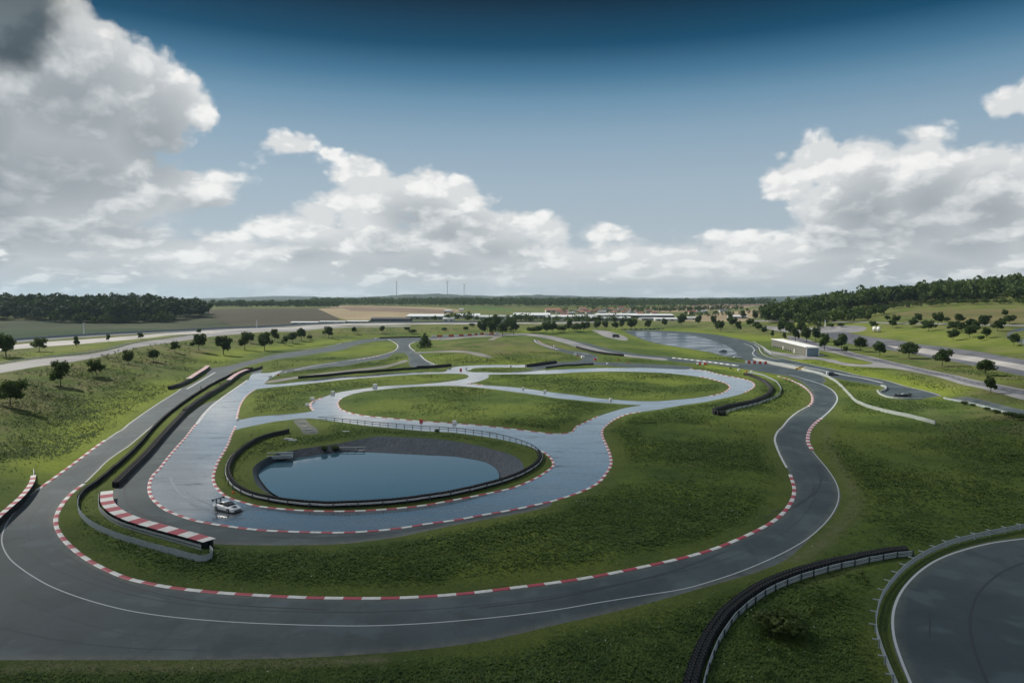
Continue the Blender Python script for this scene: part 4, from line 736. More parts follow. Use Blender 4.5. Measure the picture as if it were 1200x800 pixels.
# distant wooded ridges
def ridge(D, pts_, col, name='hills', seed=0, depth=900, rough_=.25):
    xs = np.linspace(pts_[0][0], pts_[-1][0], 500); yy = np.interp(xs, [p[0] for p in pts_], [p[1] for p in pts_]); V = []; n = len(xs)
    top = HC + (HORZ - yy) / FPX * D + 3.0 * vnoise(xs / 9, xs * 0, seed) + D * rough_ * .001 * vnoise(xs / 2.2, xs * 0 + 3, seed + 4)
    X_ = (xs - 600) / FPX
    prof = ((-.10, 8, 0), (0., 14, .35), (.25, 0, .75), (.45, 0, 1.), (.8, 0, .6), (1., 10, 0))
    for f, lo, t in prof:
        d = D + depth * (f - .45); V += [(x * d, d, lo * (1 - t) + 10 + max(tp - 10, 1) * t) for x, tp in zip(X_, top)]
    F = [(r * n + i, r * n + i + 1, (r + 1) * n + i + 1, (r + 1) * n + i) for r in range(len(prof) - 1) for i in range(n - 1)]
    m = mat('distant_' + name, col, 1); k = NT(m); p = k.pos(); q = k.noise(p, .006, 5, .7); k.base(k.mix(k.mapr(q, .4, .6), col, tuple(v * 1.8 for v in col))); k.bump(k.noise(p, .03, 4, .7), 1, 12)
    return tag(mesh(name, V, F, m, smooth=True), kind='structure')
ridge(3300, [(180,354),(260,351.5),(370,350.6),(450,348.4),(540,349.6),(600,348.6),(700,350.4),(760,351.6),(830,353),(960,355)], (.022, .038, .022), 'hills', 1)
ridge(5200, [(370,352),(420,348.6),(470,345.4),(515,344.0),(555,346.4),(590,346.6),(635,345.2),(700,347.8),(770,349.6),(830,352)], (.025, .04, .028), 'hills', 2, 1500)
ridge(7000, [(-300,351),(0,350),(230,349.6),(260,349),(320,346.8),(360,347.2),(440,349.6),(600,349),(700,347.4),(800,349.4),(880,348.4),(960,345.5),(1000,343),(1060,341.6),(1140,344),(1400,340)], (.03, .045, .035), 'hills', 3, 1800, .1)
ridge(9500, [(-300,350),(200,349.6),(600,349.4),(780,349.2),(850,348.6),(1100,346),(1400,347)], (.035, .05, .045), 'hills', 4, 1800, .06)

# rough grass: tufts and weeds over the near meadows, one mass
def grass_tufts():
    cg = TV[GF].mean(1); A_ = .5 * np.abs(np.cross(TV[GF][:, 1] - TV[GF][:, 0], TV[GF][:, 2] - TV[GF][:, 0])); d = np.hypot(cg[:, 0], cg[:, 1]); e = EDGE[GF].mean(1)
    vis = (np.abs(cg[:, 0]) < cg[:, 1] * .80 + 8) & (cg[:, 1] > 55) & (d < 420)
    wd = A_ * vis / d ** 2.1 * np.clip((e - .3) / 5, .16, 1) * np.clip(.7 + 1.6 * vnoise(cg[:, 0] / 22, cg[:, 1] / 22, 21) + .5 * vnoise(cg[:, 0] / 6, cg[:, 1] / 6, 22), .06, 2.4)
    n = 180000; ti = RNG.choice(len(GF), n, p=wd / wd.sum()); r1, r2_ = RNG.random(n), RNG.random(n); f = r1 + r2_ > 1; r1[f], r2_[f] = 1 - r1[f], 1 - r2_[f]
    a, b, c = (T3[GF[ti, q]] for q in range(3)); P = a + (b - a) * r1[:, None] + (c - a) * r2_[:, None]
    D = np.hypot(P[:, 0], P[:, 1]); cl = vnoise(P[:, 0] / 5, P[:, 1] / 5, 31); h = (.12 + .16 * RNG.random(n) ** 2 + .08 * np.clip(cl, 0, 1)) * np.clip(e[ti] / 5, .35, 1.) * (1 + D / 500); w_ = h * (.9 + .6 * RNG.random(n))
    V = np.empty((n, 3, 3, 3)); ang = RNG.uniform(0, 2*PI, n)
    for q in range(3):
        t = ang + q * 2.09 + RNG.uniform(-.4, .4, n); dx, dy = np.cos(t), np.sin(t); out = w_ * RNG.uniform(.55, 1.15, n); hh = h * RNG.uniform(.45, 1.15, n); up0 = h * .22
        V[:, q, 0] = P + np.stack([dy * w_ * .32 - dx * .05, -dx * w_ * .32 - dy * .05, up0], -1); V[:, q, 1] = P + np.stack([dx * out, dy * out, hh], -1); V[:, q, 2] = P + np.stack([-dy * w_ * .32 - dx * .05, dx * w_ * .32 - dy * .05, up0], -1)
    mi = np.repeat((np.clip(.3 + .9 * vnoise(P[:, 0] / 14, P[:, 1] / 14, 41) + .5 * RNG.normal(size=n), 0, 2.99)).astype(int), 3)
    ms = []
    for nm, c0, c1 in (('meadow_blades', (.046, .086, .018), (.085, .132, .028)), ('weed_leaves', (.038, .076, .022), (.064, .110, .034)), ('dry_blades', (.090, .095, .036), (.12, .12, .05))):
        m = mat(nm, c0, .8, spec=.2); k = NT(m); k.base(k.mix(k.mapr(k.noise(k.pos(), .35, 3, .6), .35, .65), c0, c1)); ms.append(m)
    g = tag(mesh('grass', V.reshape(-1, 3), np.arange(9 * n, dtype=np.int32).reshape(-1, 3), ms, mi=mi), kind='stuff')

    # white meadow flowers in drifts
    n2 = 9000; ti = RNG.choice(len(GF), n2, p=wd / wd.sum()); P = T3[GF[ti, 0]] + RNG.uniform(-.6, .6, (n2, 3)) * (1, 1, 0); s_ = (vnoise(P[:, 0] / 6, P[:, 1] / 6, 51) + .5 * vnoise(P[:, 0] / 22, P[:, 1] / 22, 52) > .95) | (RNG.random(n2) < .02); P = P[s_ & (EDGE[GF[ti, 0]] > 3)]
    n2 = len(P); s = .035 + .045 * RNG.random(n2); P[:, 2] += .42; V = np.stack([P + np.stack([s, 0*s, 0*s], -1), P + np.stack([0*s, s, .4*s], -1), P - np.stack([s, 0*s, 0*s], -1), P - np.stack([0*s, s, .4*s], -1)], 1)
    tag(mesh('meadow_flowers', V.reshape(-1, 3), np.arange(4 * n2, dtype=np.int32).reshape(-1, 4), mat('white_petals', (.38, .42, .34), .8)), kind='stuff')
grass_tufts()

# scrub and rank weeds on the left bank
wood('scrub', [tuple(v) for v in unp([(-60,520),(-60,470),(30,448),(80,430),(130,414),(195,404),(228,404),(222,424),(200,440),(150,455),(95,472),(55,498),(20,540),(-60,600)])], 330, 1.5, None, 31, ('leaf_dark', 'leaf_mid', 'leaf_mid'), 36, hv=.5)
wood('scrub', [tuple(v) for v in unp([(240,404),(330,391),(420,387),(540,385),(540,391),(430,394),(330,398),(250,410)])], 120, 1.6, None, 32, ('leaf_dark', 'leaf_mid'), 30, hv=.5)
wood('scrub', [tuple(v) for v in unp([(1060,440),(1200,470),(1200,482),(1110,462),(1060,452)])], 50, .9, None, 33, ('leaf_mid',), 24, hv=.5)
wood('scrub', [tuple(v) for v in unp([(850,790),(900,740),(960,700),(1010,670),(1020,690),(960,730),(900,800)])], 40, .8, None, 34, ('leaf_mid', 'leaf_light'), 60, hv=.5)
# ------------------------------------------------------------------ vehicles
def paintm(name, col, rough=.25): m = mat(name, col, rough); m.node_tree.nodes['Principled BSDF'].inputs['Coat Weight'].default_value = .8; return m
M['glass'] = mat('tinted_glass', (.012, .018, .022), .08, spec=.8); M['carbon'] = mat('carbon_black', (.012, .012, .014), .4); M['rim'] = mat('wheel_rim', (.30, .31, .32), .35, .8)
M['lamp'] = mat('headlamp_glass', (.55, .58, .6), .1); M['tail'] = mat('tail_lamp', (.30, .02, .02), .2)
def loft(mb, st, mi=0):
    n = len(st[0]); b = len(mb.v)
    for s in st: mb.v += [tuple(p) for p in s]
    for i in range(len(st) - 1):
        for j in range(n): j2 = (j + 1) % n; mb.f.append((b+i*n+j, b+i*n+j2, b+(i+1)*n+j2, b+(i+1)*n+j)); mb.m.append(mi)
    mb.f += [tuple(b+j for j in range(n))[::-1], tuple(b+(len(st)-1)*n+j for j in range(n))]; mb.m += [mi, mi]
def car(px, py, heading, label, col, wing=False, accent=None, scale=1., group='cars on the circuit', cabin=1.0, stripes=None):
    p = wp(px, py); r = empty('racing_car' if wing else 'car', p, heading, label, 'car', group); pm = paintm('car_paint', col); b = MB()
    S_ = [(-2.26,.62,.20,.42),(-2.18,.80,.14,.52),(-1.95,.88,.12,.62),(-1.45,.94,.12,.74),(-.95,.92,.12,.82),(-.3,.90,.12,.86),(.5,.91,.12,.88),(1.05,.96,.12,.93),(1.5,.98,.12,.95),(1.9,.95,.14,.90),(2.15,.88,.20,.84),(2.24,.78,.30,.74)]
    st = []
    for x, w_, z0, z1 in S_:
        st.append([(-x, -w_*.92, z0), (-x, -w_, z0+.12), (-x, -w_, z0+(z1-z0)*.62), (-x, -w_*.90, z1-.03), (-x, -w_*.6, z1+.01), (-x, w_*.6, z1+.01), (-x, w_*.90, z1-.03), (-x, w_, z0+(z1-z0)*.62), (-x, w_, z0+.12), (-x, w_*.92, z0)])
    loft(b, st); b.build('body', pm, r, True)
    g = MB(); c = [(.95,.70,.84,.86),(.30,.66,.84,1.18),(.05,.62,.84,1.27),(-.55,.60,.86,1.29),(-1.05,.60,.88,1.18),(-1.75,.60,.90,.96)]
    loft(g, [[(x, -w_*1.12, z0), (x, -w_, z0+(z1-z0)*.85), (x, -w_*.75, z1), (x, w_*.75, z1), (x, w_, z0+(z1-z0)*.85), (x, w_*1.12, z0)] for x, w_, z0, z1 in c]); g.build('cabin_glass', M['glass'], r, True)
    t = MB(); loft(t, [[(x, -w_, z), (x, -w_*.9, z+.035), (x, w_*.9, z+.035), (x, w_, z)] for x, w_, z in ((.10,.50,1.255),(-.1,.53,1.275),(-.6,.52,1.285),(-1.0,.48,1.20),(-1.3,.42,1.12))]); t.build('roof', pm if accent is None else M[accent], r)
    for sx, sy in ((1.32, 1), (1.32, -1), (-1.28, 1), (-1.28, -1)):
        w_ = MB(); w_.tube((0, -.13, 0), (0, .13, 0), .335, n=16); o = w_.build('wheel', M['rubber'], r, loc=(sx, sy * .86, .335)); q = MB(); q.tube((0, -.02, 0), (0, .02, 0), .215, n=10); q.build('rim', M['rim'], o, loc=(0, sy * .125, 0))
    for sy in (1, -1): h = MB(); h.box((0, 0, 0), (.10, .30, .14)); h.build('headlight', M['lamp'], r, loc=(2.10, sy * .62, .52))
    h = MB(); h.box((0, 0, 0), (.05, 1.5, .09)); h.build('tail_light', M['tail'], r, loc=(-2.23, 0, .68))
    for sy in (1, -1): h = MB(); h.box((0, 0, 0), (.16, .20, .11)); h.build('mirror', pm, r, loc=(.55, sy * 1.02, .95))
    if wing:
        w_ = MB(); w_.box((-2.05, 0, 1.46), (.42, 1.86, .04)); w_.box((-2.05, .93, 1.40), (.50, .03, .28)); w_.box((-2.05, -.93, 1.40), (.50, .03, .28)); w_.build('rear_wing', M['carbon'], r)
        for sy in (.38, -.38): q = MB(); q.box((-1.98, sy, 1.15), (.30, .03, .62)); q.build('wing_support', M['carbon'], r)
        q = MB(); q.box((2.28, 0, .09), (.30, 1.9, .05)); q.build('splitter', M['carbon'], r)
        q = MB(); q.box((0, .955, .16), (2.1, .08, .12)); q.box((0, -.955, .16), (2.1, .08, .12)); q.build('side_skirt', M['carbon'], r)
        q = MB(); q.box((1.55, 0, .79), (.55, .62, .03)); q.build('hood_vent', M['carbon'], r); q = MB(); q.box((2.235, 0, .34), (.06, 1.1, .20)); q.build('grille', M['carbon'], r)
    r.scale = (scale,) * 3; return r
car(266.5, 597.5, math.radians(-30), 'white racing car with tall black rear wing sliding round the wet bend', (.72, .74, .75), True, scale=1.12)
car(864.5, 419.6, math.radians(-8), 'small white car driving off the wet skid pad', (.62, .66, .70), scale=1.15)
car(847.5, 412.4, math.radians(160), 'dark blue car turning on the wet skid pad', (.02, .05, .06), scale=1.15)
car(938, 432.6, math.radians(150), 'yellow car in the pit lane beside the pale wall', (.62, .42, .06), accent='carbon', scale=1.15)
r = car(975, 439.6, math.radians(-28), 'dark car in the pit lane right of the yellow one', (.02, .025, .035), scale=1.2)
# a pale board stands at its tail
p = wp(969.5, 439.8); b = MB(); b.box((0, 0, .85), (.9, .5, 1.7)); b.box((0, 0, 1.75), (.7, .4, .12)); tag(b.build('timing_board', M['white_plastic'], loc=p), 'white upright box standing at the tail of the dark pit lane car', 'box')
# open racing car with a trailer-like tail
p = wp(1057.5, 464.4); r = empty('open_racing_car', p, math.radians(172), 'black open racing car parked on the turning area at right', 'racing car', 'cars on the circuit')
b = MB(); loft(b, [[(x, -w_, .10), (x, -w_, h*.7), (x, -w_*.55, h), (x, w_*.55, h), (x, w_, h*.7), (x, w_, .10)] for x, w_, h in ((2.6,.20,.30),(2.0,.30,.45),(1.2,.40,.62),(.5,.62,.66),(-.4,.75,.68),(-1.2,.60,.85),(-2.0,.42,.72),(-2.5,.30,.5))]); b.build('body', M['carbon'], r, True)
b = MB(); loft(b, [[(x, -w_, .60), (x, -w_*.8, h), (x, w_*.8, h), (x, w_, .60)] for x, w_, h in ((.35,.28,.72),(.0,.30,1.0),(-.4,.30,1.05),(-.9,.25,.95))]); b.build('cockpit', M['steel'], r)
for sx, sy in ((1.7, .8), (1.7, -.8), (-1.6, .82), (-1.6, -.82)):
    q = MB(); q.tube((0, -.19, 0), (0, .19, 0), .36, n=14); o = q.build('wheel', M['rubber'], r, loc=(sx, sy, .36)); q = MB(); q.tube((0, -.02, 0), (0, .02, 0), .2, n=8); q.build('rim', M['rim'], o, loc=(0, .19 * (1 if sy > 0 else -1), 0))
b = MB(); b.box((2.55, 0, .18), (.45, 1.7, .05)); b.build('front_wing', M['carbon'], r); b = MB(); b.box((-2.4, 0, 1.0), (.4, 1.5, .05)); b.box((-2.4, .74, .85), (.45, .03, .4)); b.box((-2.4, -.74, .85), (.45, .03, .4)); b.build('rear_wing', M['carbon'], r); r.scale = (1.12,) * 3
# van far back on the paved loop
p = wp(722, 395.4); r = empty('van', p, math.radians(-10), 'dark boxy van parked on the paved patch left of the skid pad', 'van')
b = MB(); loft(b, [[(x, -1, .3), (x, -1, h*.75), (x, -.85, h), (x, .85, h), (x, 1, h*.75), (x, 1, .3)] for x, h in ((3.0,1.0),(2.7,1.3),(2.2,2.2),(1.5,2.7),(-2.8,2.75),(-3,2.4))]); b.build('body', paintm('van_paint', (.03, .035, .04)), r)
for sx in (1.9, -1.9):
    for sy in (.92, -.92): q = MB(); q.tube((0, -.12, 0), (0, .12, 0), .4, n=12); q.build('wheel', M['rubber'], r, loc=(sx, sy, .4))
b = MB(); b.box((2.28, 0, 1.75), (.5, 1.6, .55), 0); b.build('windscreen', M['glass'], r); r.scale = (1.1,) * 3

# ------------------------------------------------------------------ marker blocks on the grass edges
def block(px, py, w_, label, m='white_plastic', h=None):
    p = wp(px, py); D = p.y; s = w_ * D / FPX * (.8 if m == 'red_plastic' else 1); h = h or s * .8; r = empty('marker_block', p, random.uniform(-.3, .3), label, 'marker block', 'marker blocks along the track'); b = MB(); b.box((0, 0, h * .45), (s, s * .7, h * .95), 0, 0, .06); b.build('block', M[m], r); b = MB(); b.box((0, 0, h * .94), (s * .6, s * .3, h * .12)); b.build('handle', M[m], r)
for a in ((360, 475.6, 4, 'white marker block left of the wet fork, nearest of the four there'), (366, 468.8, 4.5, 'white marker block just above the kerb curl at the wet fork'), (390, 461, 4, 'white marker block on the upper edge of the wet loop'), (439.5, 453.2, 4.5, 'white marker block at the far end of the row above the wet loop'),
          (532.5, 496, 4.6, 'white marker block on the near edge of the central island'), (613, 455.6, 2.6, 'white marker at the left on the long thin wet lane'), (638.5, 459.2, 3, 'white marker in the middle of the long thin wet lane'), (715.4, 468.8, 3, 'white marker towards the right end of the thin wet lane'),
          (335, 437.6, 3, 'white block at the wedge tip in the upper left infield'), (317, 442.4, 3.5, 'pale block at the very tip of the upper left wedge'), (481.2, 414, 1.8, 'white block in the middle of the junction'), (492, 414.4, 2.6, 'white block on the right corner of the junction'), (504.6, 428.2, 2, 'leftmost of three white blocks behind the junction barrier'), (508, 428.2, 1.8, 'middle of three white blocks behind the junction barrier'), (511.4, 428.4, 2, 'rightmost of three white blocks behind the junction barrier'),
          (546.4, 432, 2.2, 'white block beside the red one at the wet node'), (598, 430, 3, 'white block at the right end of the upper wet strip'), (674, 416.4, 3, 'white block at the inside of the chicane'), (683, 419.6, 4, 'large white block at the exit of the chicane'), (650, 406.4, 2.2, 'white block halfway along the chicane kerb'), (712, 426.4, 2.2, 'white block on the grey lane right of the chicane'),
          (866, 434.2, 2.8, 'white block between the grass wedge and the red one'), (881, 436.4, 2.8, 'white block at the top end of the S shaped tyre wall'), (278.5, 491.4, 2.6, 'white block at the corner where the link lane leaves the wet straight'), (515.5, 397.6, 2.2, 'white block in front of the far barriers'), (440, 398, 3, 'white block at the left end of the flat far tyre wall')): block(*a)
for a in ((493.6, 494, 4.4, 'red marker block on the near edge of the central island'), (326, 440.2, 2.6, 'dark red block on the upper left wedge'), (540, 433.8, 3.4, 'red block at the wet node'), (677, 417.2, 2.4, 'red block between the two white chicane blocks'), (697.5, 422, 3.4, 'red block on the outside of the chicane'), (875, 436, 2.4, 'red block beside the top of the S shaped tyre wall'), (736, 425.4, 2, 'red block on the far grey lane, right one'), (725, 422.4, 2, 'red block on the far grey lane, left one')): block(*a, m='red_plastic')
block(273.5, 577.4, 3.2, 'orange scrap lying in the grass by the pond kerb', 'orange_plastic', .25)
block(856, 432, 2.0, 'dark block on the grass wedge', 'belt')
p = wp(235.6, 457); b = MB(); b.tube((0, 0, 0), (0, 0, 1.3), .16, .12, 8); b.tube((0, 0, 1.3), (0, 0, 1.6), .2, .05, 8); tag(b.build('bollard', M['dark_steel'], loc=p), 'dark bollard standing on the left track near the striped wall', 'bollard')
# ------------------------------------------------------------------ by the pond
def slab(px, py, d, rz, label, name='stone_slab', m='conc_wall', zoff=0):
    p = wp(px, py); b = MB(); b.box((0, 0, d[2] / 2), d, 0, 0, .06); o = b.build(name, M[m], loc=(p.x, p.y, p.z + zoff)); o.rotation_euler.z = rz; return tag(o, label, 'slab')
slab(338, 514.8, (2.2, 1.0, .3), .1, 'pale slab on the grass left of the pond inlet, left one'); slab(343, 516.4, (2.0, 1.0, .3), .15, 'pale slab on the grass left of the pond inlet, right one')
p = wp(326, 541); r = empty('pond_inlet', (p.x, p.y + 1.0, -.6), math.radians(12), 'grey concrete inlet trough jutting over the pond bank', 'inlet')
b = MB(); b.box((0, 0, .0), (5.6, 2.6, .25)); b.box((0, 1.2, .4), (5.6, .25, .9)); b.box((0, -1.2, .3), (5.6, .25, .7)); b.build('trough', M['armco'], r)
p = wp(412, 527.5); r = empty('jetty', (p.x, p.y, p.z), math.radians(2), 'weathered timber frame on the far shore of the pond', 'jetty')
for x in (-2.8, -.9, 1.0, 2.8): b = MB(); b.tube((x, 0, -1.2), (x, 0, .8), .13, .11, 7); b.build('post', M['conc_wall'], r)
b = MB(); b.box((0, 0, .78), (6.6, .25, .14)); b.box((0, .5, -.1), (6.2, .8, .12)); b.build('beam', M['conc_wall'], r)
for i, (px, py) in enumerate(((357, 500), (362, 504), (354, 496), (366, 506.5))): slab(px, py, (2.4 - .3 * i, .35, .25), -.6 + .3 * i, ('long', 'short', 'upper', 'lower')[i] + ' grey beam in the rubble pile above the pond', 'concrete_beam', 'armco' if i % 2 else 'conc_wall')
slab(405, 505.8, (2.0, .5, .2), .3, 'pale plank on the bare ground behind the pond', 'plank', 'white')
p = wp(512, 504.8)
# ------------------------------------------------------------------ grey hall
def corr(name, col, sc=6.):
    m = mat(name, col, .6); k = NT(m); x = k.xyz(k.obj())[0]; wv = k.math('SINE', k.math('MULTIPLY', x, sc)); n = k.noise(k.obj(), .4, 4, .6); k.base(k.mix(k.mapr(n, .3, .7, 0, .4), col, tuple(v * .6 for v in col))); k.bump(wv, .6, .06); return m
A0, A1 = Vector(unp([(944.5, 417.8)])[0]), Vector(unp([(904, 406.4)])[0]); L = (A1 - A0).length; ang = math.atan2(A1.y - A0.y, A1.x - A0.x)
z0 = min(gnd(A0.x, A0.y), gnd(A1.x, A1.y)); r = empty('hall', (A0.x, A0.y, z0 - .05), ang, 'long low grey hall with white roof edge and blue-grey gate at its near end', 'hall')
Wd, Hh = 7.6, 5.6
b = MB(); b.box((L/2, -Wd/2, Hh/2 - .2), (L, Wd, Hh + .4)); b.build('wall', corr('ribbed_metal_wall', (.15, .15, .125)), r)
b = MB(); b.box((L/2, -Wd/2, Hh + .22), (L + .8, Wd + .7, .34)); b.build('roof', M['white_plastic'], r)
b = MB(); b.box((-.10, -Wd/2, Hh * .46), (.12, Wd * .84, Hh * .88)); b.build('gate', corr('blue_grey_gate', (.16, .23, .30), 3.), r)
b = MB(); b.box((-.14, -.25, Hh/2), (.24, .5, Hh)); b.box((-.14, -Wd + .25, Hh/2), (.24, .5, Hh)); b.box((-.14, -Wd/2, Hh - .2), (.24, Wd, .5)); b.build('gate_frame', M['white_plastic'], r)
for f in (.30, .62): b = MB(); b.box((0, 0, 0), (1.3, .14, 2.6)); b.build('door', M['white_plastic'], r, loc=(L * f, .06, 1.5))
for i in range(9): b = MB(); b.box((0, 0, 0), (2.6, .12, 1.0)); b.build('window', M['glass'], r, loc=(L * (.40 + .065 * i), .05, 1.0))
p = wp(963.5, 417); b = MB(); b.box((0, 0, .45), (2.4, 1.6, .9), 0, .3, .2); tag(b.build('sand_bin', M['conc_wall'], loc=p), 'small pale bin in the grass right of the grey hall', 'bin')
for i, px in enumerate((1024.8, 1029.8)):
    p = wp(px, 389); D = p.y; s = 4.6 * D / FPX; r = empty('silo', p, .1, ('left' if i == 0 else 'right') + ' one of two white tanks on legs behind the right-hand road', 'tank', 'white tanks on legs')
    b = MB(); b.tube((0, 0, s * .42), (0, 0, s * 1.22), s * .46, s * .46, 14); b.tube((0, 0, s * 1.22), (0, 0, s * 1.42), s * .46, s * .2, 14); b.tube((0, 0, s * .18), (0, 0, s * .42), s * .15, s * .46, 14); b.build('tank', M['white_plastic'], r, True)
    for q in range(4): b = MB(); a = PI/4 + q * PI/2; b.tube((math.cos(a) * s * .4, math.sin(a) * s * .4, -.2), (math.cos(a) * s * .4, math.sin(a) * s * .4, s * .5), s * .04, n=5); b.build('leg', M['dark_steel'], r)
# light masts beside the motorway
for px, by, h, lab in ((98.4, 391.5, 13, 'pale mast behind the motorway at the far left'), (301, 384, 9, 'pale mast behind the motorway below the ploughed field'), (967, 383, 8, 'thin mast in the grass right of the loose trees'), (1199, 404, 8, 'white post by the lane at the right edge')):
    p = wp(px, by); H = h * p.y / FPX; r = empty('mast', p, 0, lab, 'mast', 'masts'); b = MB(); b.tube((0, 0, -.3), (0, 0, H), .55, .30, 8); b.build('pole', M['white_plastic'], r); b = MB(); b.box((0, 0, H), (2.0, .8, .5)); b.build('head', M['steel'], r)
# motorway guard rail
for px, lab in (([(-60,409),(0,401.2),(17,399),(100,393.3),(200,388.2),(300,383.5),(400,378.3),(480,377.6),(600,377.1),(700,376.6)], 'long pale guard rail on the far side of the motorway'), ([(-60,440),(0,427),(40,421.2),(100,414.8),(166,400.4),(200,396),(233,391.8)], 'guard rail along the upper edge of the pale service road')):
    P, N, s = curve(px, 6); z = zs(P); b = MB(); far = 'far' in lab; sweep(b, P, N, z, [(-.1, .5 if not far else .0), (.1, .5 if not far else .0), (.1, .85 if not far else 1.5), (-.1, .85 if not far else 1.5)]); r = empty('guard_rail', (0, 0, 0), 0, lab, 'guard rail', 'guard rails'); b.build('rail', M['armco' if far else 'steel'], r)
    if not far: posts(r, P, N, s, z, 8, .6, 0)
# ------------------------------------------------------------------ wind turbines
for px, hub, lab in ((465, 330, 'leftmost wind turbine on the horizon'), (524.5, 330, 'middle wind turbine, tallest of the three on the horizon'), (544, 333.5, 'rightmost wind turbine on the horizon')):
    D = 5600.; x = (px - 600) / FPX * D; zh = HC + (HORZ - hub) / FPX * D; z0 = gnd(x, D); r = empty('wind_turbine', (x, D, z0), random.uniform(-.5, .5), lab, 'wind turbine', 'wind turbines')
    b = MB(); b.tube((0, 0, -5), (0, 0, zh - z0), 4.2, 2.4, 10); b.build('tower', M['white_plastic'], r); b = MB(); b.box((0, -3, zh - z0 + 1.5), (4.5, 12, 4.5)); b.build('nacelle', M['white_plastic'], r); a0 = random.uniform(0, 2)
    for q in range(3): a = a0 + q * 2*PI/3; d = Vector((math.cos(a), 0, math.sin(a))); b = MB(); c = Vector((0, -10, zh - z0 + 1.5)); b.tube(c, c + d * 42, 2.0, .5, 5); b.build('blade', M['white_plastic'], r)
# ------------------------------------------------------------------ sheds, halls and the village on the plain
WC = {'white': (.62, .64, .64), 'grey': (.30, .32, .33), 'dark': (.05, .065, .075), 'cream': (.50, .46, .38), 'blue': (.20, .27, .34)}; RC = {'white': (.60, .63, .65), 'grey': (.26, .28, .29), 'red': (.22, .075, .055), 'orange': (.30, .13, .085), 'dark': (.06, .065, .07), 'pale': (.45, .48, .50), 'brown': (.16, .09, .07)}
for k_, v in WC.items(): M['wall_' + k_] = mat('facade_' + k_, v, .8)
for k_, v in RC.items(): M['roof_' + k_] = mat('roofing_' + k_, v, .7)
def shed(x0, x1, by, ty, wc, rc, label, depth=30, group='industrial halls on the plain', pitch=.12, name='industrial_hall'):
    p = wp((x0 + x1) / 2, by); D = p.y; w_ = (x1 - x0) / FPX * D; h = (by - ty) / FPX * D; r = empty(name, (p.x, p.y, p.z - .3), random.uniform(-.06, .06), label, 'house' if name == 'house' else 'hall', group)
    he = h * (.62 if pitch > .2 else .72); dp = depth
    b = MB(); b.box((0, dp/2, he/2), (w_, dp, he)); b.build('wall', M['wall_' + wc], r)
    b = MB(); o = .5; b.add([(-w_/2-o, -o, he+.02), (w_/2+o, -o, he+.02), (w_/2+o, dp+o, he+.02), (-w_/2-o, dp+o, he+.02), (-w_/2-o, dp/2, h*1.05), (w_/2+o, dp/2, h*1.05)], [(0,1,5,4), (2,3,4,5), (0,4,3), (1,2,5), (0,3,2,1)]); rf = b.build('roof', M['roof_' + rc], r)
    if name == 'house': b = MB(); b.box((w_*.2, dp*.6, h * 1.0), (.9, .9, h * .35)); b.build('chimney', M['wall_grey'], rf)
    nw = max(2, min(14, int(w_ / 9))) if name != 'house' else 3
    for i in range(nw): b = MB(); b.box((0, 0, 0), (w_ / nw * (.45 if name != 'house' else .3), .16, he * .35)); b.build('window', M['glass'], r, loc=(-w_/2 + w_ * (i + .5) / nw, -.04, he * .5))
    return r
for a in ((434.5, 480, 377.2, 371.8, 'dark', 'dark', 'dark flat hall left of the tree line, in front of the white roofs', 30), (341, 372, 379.4, 376.6, 'white', 'white', 'low white shed at the left, beside the motorway bend', 12), (374, 404, 378.6, 375.8, 'white', 'pale', 'low pale shed between two others beside the motorway', 12), (405, 431, 378.2, 375.4, 'grey', 'white', 'low shed left of the dark hall', 12),
          (476, 520, 374.6, 368.4, 'grey', 'white', 'white roofed hall directly behind the dark hall', 60), (519, 532, 376.6, 371.8, 'white', 'pale', 'small cube-like white hall right of the white roofed hall', 20), (534, 562, 373, 367.6, 'white', 'white', 'bright white hall left of the tree clump', 40), (553, 601, 374.4, 369.6, 'white', 'pale', 'long pale hall behind the dark tree clump', 45), (602, 645, 373.8, 367.0, 'grey', 'white', 'long white roofed hall right of the tree clump', 60), (640, 676, 374.6, 369.2, 'white', 'white', 'white hall below the pink roofed building', 35),
          (677, 700, 374.6, 368.8, 'grey', 'pale', 'grey hall left of the village centre', 35), (690, 741, 376.2, 371.2, 'grey', 'pale', 'wide pale hall in front of the village', 40), (700, 748, 371.8, 367.4, 'white', 'white', 'white roofed hall below the red roofs', 50), (742, 790, 372.4, 368.0, 'dark', 'white', 'hall with dark wall and white roof right of the village', 40), (752, 772, 375.4, 371.8, 'grey', 'grey', 'small grey hall in front of the dark walled one', 25), (768, 800, 376, 372.2, 'white', 'white', 'bright white hall at the right end of the row', 25), (799, 819, 374.6, 371.2, 'white', 'pale', 'pale hall behind the loose trees', 20), (857, 876, 373.4, 369.2, 'white', 'white', 'white hall beside the tan field', 20), (640, 658, 366.6, 361.4, 'cream', 'orange', 'large building with pinkish red roof above the halls', 30),
          (521, 529, 366.4, 363, 'white', 'pale', 'small white building in front of the distant wood, left one', 14), (538, 543, 364.4, 361.4, 'white', 'pale', 'small white building on the meadow, right one', 10)): shed(*a)
hp_ = [(656, 367.5), (663, 366.6), (669, 368), (675, 366.2), (681, 367.6), (686, 365.2), (691, 368), (696, 366.2), (701, 364.4), (706, 367.8), (711, 365.4), (716, 363.8), (719, 367.2), (724, 365.2), (728, 362.8), (731, 367.2), (736, 364.8), (741, 367.4), (746, 365.6), (751, 368.2), (683, 363), (742, 362.8), (820, 365.2), (826, 366.8), (812, 368), (760, 366.6), (767, 368.4), (662, 370.2), (848, 365.4)]
rcs = ['red', 'orange', 'red', 'brown', 'dark', 'red', 'orange', 'grey']; 
hp_.sort()
